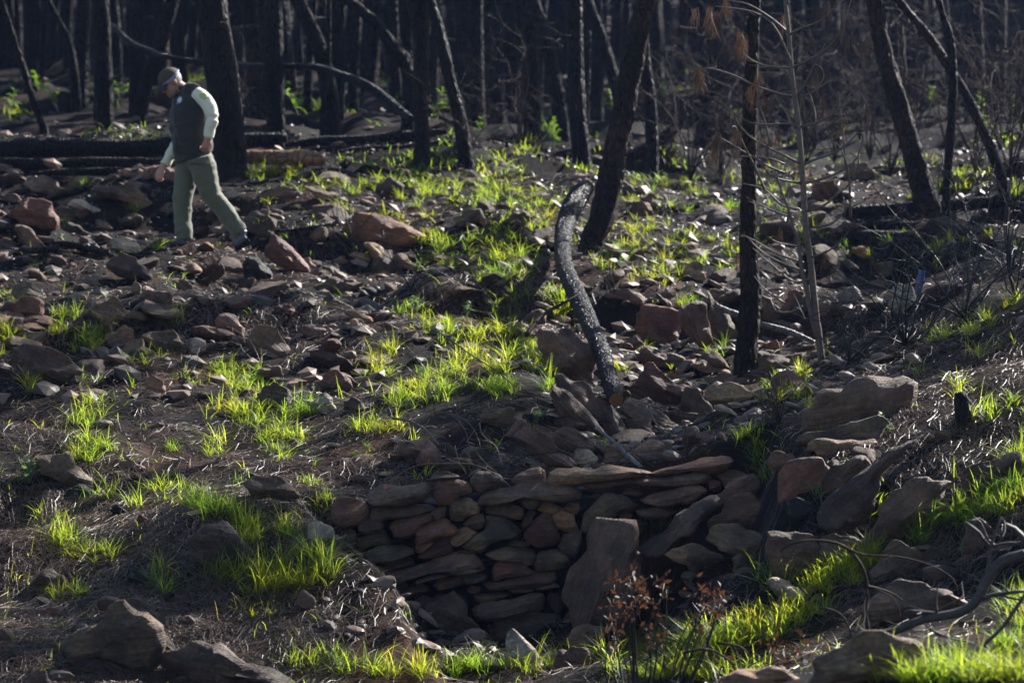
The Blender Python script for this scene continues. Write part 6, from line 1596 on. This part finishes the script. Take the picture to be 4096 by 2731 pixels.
boot(Qp(260, 1500, .03), Qp(375, 1475, .05), an_f + np.array([0, 0, .02]), 'boot')
# cap, hair, beard, glasses
def shell(name, c, rf, rs_, ru, keep, mat, parent=man, thick=0):
    b = MB(); t = MB(); ball(t, (0, 0, 0), 1.0, 28, 20); V = t.v[0]; W = V[:, :1] * fw * rf + V[:, 1:2] * sd * rs_ + V[:, 2:3] * up * ru + c
    f = [q for q in t.f if keep(V[list(q)].mean(0))]
    b.add(W, f); me = b.mesh(name); return link(name, me, mat, parent)
M_CAP = make_plain('olive_cap_cloth', (.07, .062, .042), .8, .3, .15, 50, .001)
cap = shell('cap', hp(-.014, 0, .036), .112, .09, .098, lambda v: v[2] > .02 - .1 * v[0], M_CAP)
br = MB(); V = []; F = []
for i in range(7):
    for k in range(13):
        a = (k / 12 - .5) * 2.2; q = i / 6
        f0 = .094 * math.cos(a); s0 = .08 * math.sin(a); ext = .085 * q * math.cos(a * .75)
        V.append(hp(f0 + ext, s0 * (1 + .12 * q), .038 - .02 * q - .028 * (s0 / .08) ** 2 * (.5 + q)))
for i in range(6):
    for k in range(12): F.append((i * 13 + k, i * 13 + k + 1, (i + 1) * 13 + k + 1, (i + 1) * 13 + k))
br.add(V, F); me = br.mesh('brim'); o = link('brim', me, make_plain('dark_brim', (.03, .028, .03), .7), cap)
sm = o.modifiers.new('t', 'SOLIDIFY'); sm.thickness = .004
bd = MB(); V = []; F = []
for k in range(33):
    a = (k / 32) * math.pi * 2
    for u_, g in ((.036, 1.0), (.05, 1.0)):
        V.append(hp(-.014 + .1155 * math.cos(a), .0925 * math.sin(a), u_ - .012 * math.cos(a)))
for k in range(32): F.append((2 * k, 2 * k + 2, 2 * k + 3, 2 * k + 1))
bd.add(V, F); link('cap_band', bd.mesh('cap_band'), make_plain('blue_white_band', (.22, .28, .55), .6, .3, .1), cap)
M_HAIR = make_plain('grey_hair', (.33, .31, .29), .6, .4, .3, 120, .004)
shell('hair', hp(-.02, 0, .018), .099, .081, .088, lambda v: v[2] < .5 and v[2] > -.75 and v[0] < -.12 - .25 * (v[2] > .1), M_HAIR)
shell('beard', hp(.046, 0, -.084), .046, .053, .04, lambda v: v[2] < .25 and v[0] > -.3 and not (v[0] > .6 and v[2] > .1), make_plain('grey_stubble', (.24, .19, .165), .8, .2, .3, 200, .002))
gl = MB()
for s in (-1, 1):
    c = [hp(.092, s * .036 + .024 * math.cos(a), .004 + .017 * math.sin(a)) for a in np.linspace(0, 2 * math.pi, 17)]
    tube(gl, c, [.0022] * 17, 5, cap=False)
    tube(gl, [hp(.09, s * .06, .008), hp(.03, s * .08, .008), hp(-.02, s * .08, .006)], [.0022] * 3, 5)
tube(gl, [hp(.094, -.012, .008), hp(.098, 0, .01), hp(.094, .012, .008)], [.0022] * 3, 5)
glasses = link('glasses', gl.mesh('glasses'), make_plain('glasses_frame', (.05, .05, .055), .3, .6), man)
mg, nt, out = mat_new('spectacle_glass')
g1 = nd(nt, 'ShaderNodeBsdfGlossy', Roughness=.05); t1 = nt.nodes.new('ShaderNodeBsdfTransparent'); mx = nt.nodes.new('ShaderNodeMixShader'); mx.inputs[0].default_value = .2
nt.links.new(t1.outputs[0], mx.inputs[1]); nt.links.new(g1.outputs[0], mx.inputs[2]); nt.links.new(mx.outputs[0], out.inputs[0])
for s in (-1, 1):
    lb = MB(); lb.add([hp(.093, s * .036 + .023 * math.cos(a), .004 + .016 * math.sin(a)) for a in np.linspace(0, 2 * math.pi, 17)[:-1]], [tuple(range(16))])
    link('lens', lb.mesh('lens'), mg, glasses)
# badge, sleeve patch, pocket and seams set on the cloth
def on_surface(obj, x, y):
    bv = BVHTree.FromPolygons([v.co[:] for v in obj.data.vertices], [p.vertices[:] for p in obj.data.polygons])
    q = Qp(x, y); h = bv.ray_cast(Vector((q[0], -2, q[2])), Vector((0, 1, 0)))
    return (np.array(h[0]), np.array(h[1])) if h[0] is not None else (q, np.array([0, -1.0, 0]))
def patch(name, obj, outline, mat, off=.004):
    """a thin sewn-on piece draped on the cloth"""
    bv = BVHTree.FromPolygons([v.co[:] for v in obj.data.vertices], [p.vertices[:] for p in obj.data.polygons])
    cx, cy_ = np.mean([p[0] for p in outline]), np.mean([p[1] for p in outline]); V = []; F = []; n = len(outline); rings = 4
    for i in range(rings + 1):
        for p in outline:
            t = i / rings; q = Qp(cx + (p[0] - cx) * t, cy_ + (p[1] - cy_) * t); h = bv.ray_cast(Vector((q[0], -2, q[2])), Vector((0, 1, 0)))
            if h[0] is None: h = (Vector((q[0], -.2, q[2])), Vector((0, -1, 0)))
            V.append(np.array(h[0]) + np.array(h[1]) * off)
    for i in range(rings):
        for k in range(n): F.append((i * n + k, i * n + (k + 1) % n, (i + 1) * n + (k + 1) % n, (i + 1) * n + k))
    b = MB(); b.add(V, F); o = link(name, b.mesh(name), mat, obj)
    s = o.modifiers.new('t', 'SOLIDIFY'); s.thickness = .003; s.offset = 0
    return o
ov = lambda x, y, a, b, t: [(x + a * math.cos(k * .3927) * math.cos(t) - b * math.sin(k * .3927) * math.sin(t), y + a * math.cos(k * .3927) * math.sin(t) + b * math.sin(k * .3927) * math.cos(t)) for k in range(16)]
patch('badge', vest, ov(357, 347, 19, 27, .35), make_plain('white_badge', (.62, .66, .74), .5, .4, .08))
patch('badge_foot', vest, ov(343, 372, 7, 11, .5), make_plain('blue_badge', (.12, .22, .5), .5), .007)
patch('sleeve_patch', shirt, ov(552, 318, 34, 26, .6), make_plain('yellow_green_patch', (.5, .58, .2), .7, .3, .3, 90))
patch('pocket', vest, [(320, 548), (400, 535), (470, 530), (478, 580), (470, 640), (430, 670), (360, 672), (335, 630)], M_VEST, .008)
patch('pocket_flap', vest, [(310, 535), (400, 520), (478, 512), (480, 540), (400, 552), (318, 560)], M_VEST, .013)
patch('zip', vest, [(300, 335), (306, 335), (312, 450), (318, 600), (330, 760), (322, 760), (310, 600), (304, 450)], make_plain('zip_metal', (.05, .05, .055), .35, .6), .006)
patch('thigh_zip', trou, [(430, 843), (500, 846), (552, 852), (552, 858), (500, 854), (430, 851)], M_VEST, .004)

# orange mark on a wall stone and a bit of blue plastic among the twigs
def mark_on(objs, pix, name, mat, parent):
    bvs = []
    for o in objs:
        M = Matrix.LocRotScale(o.location + (o.parent.location if o.parent else Vector()), o.rotation_euler, None)
        bvs.append(BVHTree.FromPolygons([M @ v.co for v in o.data.vertices], [p.vertices[:] for p in o.data.polygons]))
    V = []
    for px, py in pix:
        d = at(px, py, 10).normalized(); best = None
        for bv in bvs:
            h = bv.ray_cast(Vector((0, 0, 0)), d)
            if h[0] is not None and (best is None or h[3] < best): best = h[3]
        V.append(d * ((best or 16.6) - .004) - parent.location)
    c = sum(V, Vector()) / len(V); n = len(V); b = MB(); b.add([tuple(c)] + [tuple(v) for v in V], [(0, 1 + k, 1 + (k + 1) % n) for k in range(n)])
    return link(name, b.mesh(name), mat, parent)
mark_on([o for o in wall.children if o.name.startswith('stone')][1:2], [(383, 487), (385.5, 485.5), (388, 485.6), (387, 487.6), (384, 488.6)], 'paint_mark', make_plain('orange_paint', (.5, .1, .05), .6), wall)
bt = MB(); bp = cast1(918, 296)
tube(bt, [(0, 0, 0), (0, 0, .05), (.005, 0, .15), (.006, 0, .19), (.006, 0, .185), (.004, 0, .06)], [.024, .026, .026, .024, .018, .018], 14)
link('blue_tube', bt.mesh('blue_tube', sharp=40), make_plain('blue_plastic', (.03, .07, .2), .4, .5, .2), None, bp, (0, .12, 0), 'small blue plastic tube standing among the burnt twigs', 'tube')
# ------------------------------------------------------------------ air: thin smoke-blue haze under the trees
hz = MB(); x0, x1, y0_, y1_, z0, z1 = -76.0, 76.0, -17.0, 153.0, -9.0, 48.0
hz.add([(x0, y0_, z0), (x1, y0_, z0), (x1, y1_, z0), (x0, y1_, z0), (x0, y0_, z1), (x1, y0_, z1), (x1, y1_, z1), (x0, y1_, z1)],
       [(0, 3, 2, 1), (4, 5, 6, 7), (0, 1, 5, 4), (1, 2, 6, 5), (2, 3, 7, 6), (3, 0, 4, 7)])
mh, nt, out = mat_new('haze_air')
pv = nt.nodes.new('ShaderNodeVolumePrincipled')
pv.inputs['Color'].default_value = (.38, .52, 1.0, 1)
pv.inputs['Density'].default_value = HAZE
pv.inputs['Anisotropy'].default_value = .45
nt.links.new(pv.outputs[0], out.inputs['Volume'])
link('haze', hz.mesh('haze', smooth=False), mh, kind='stuff')
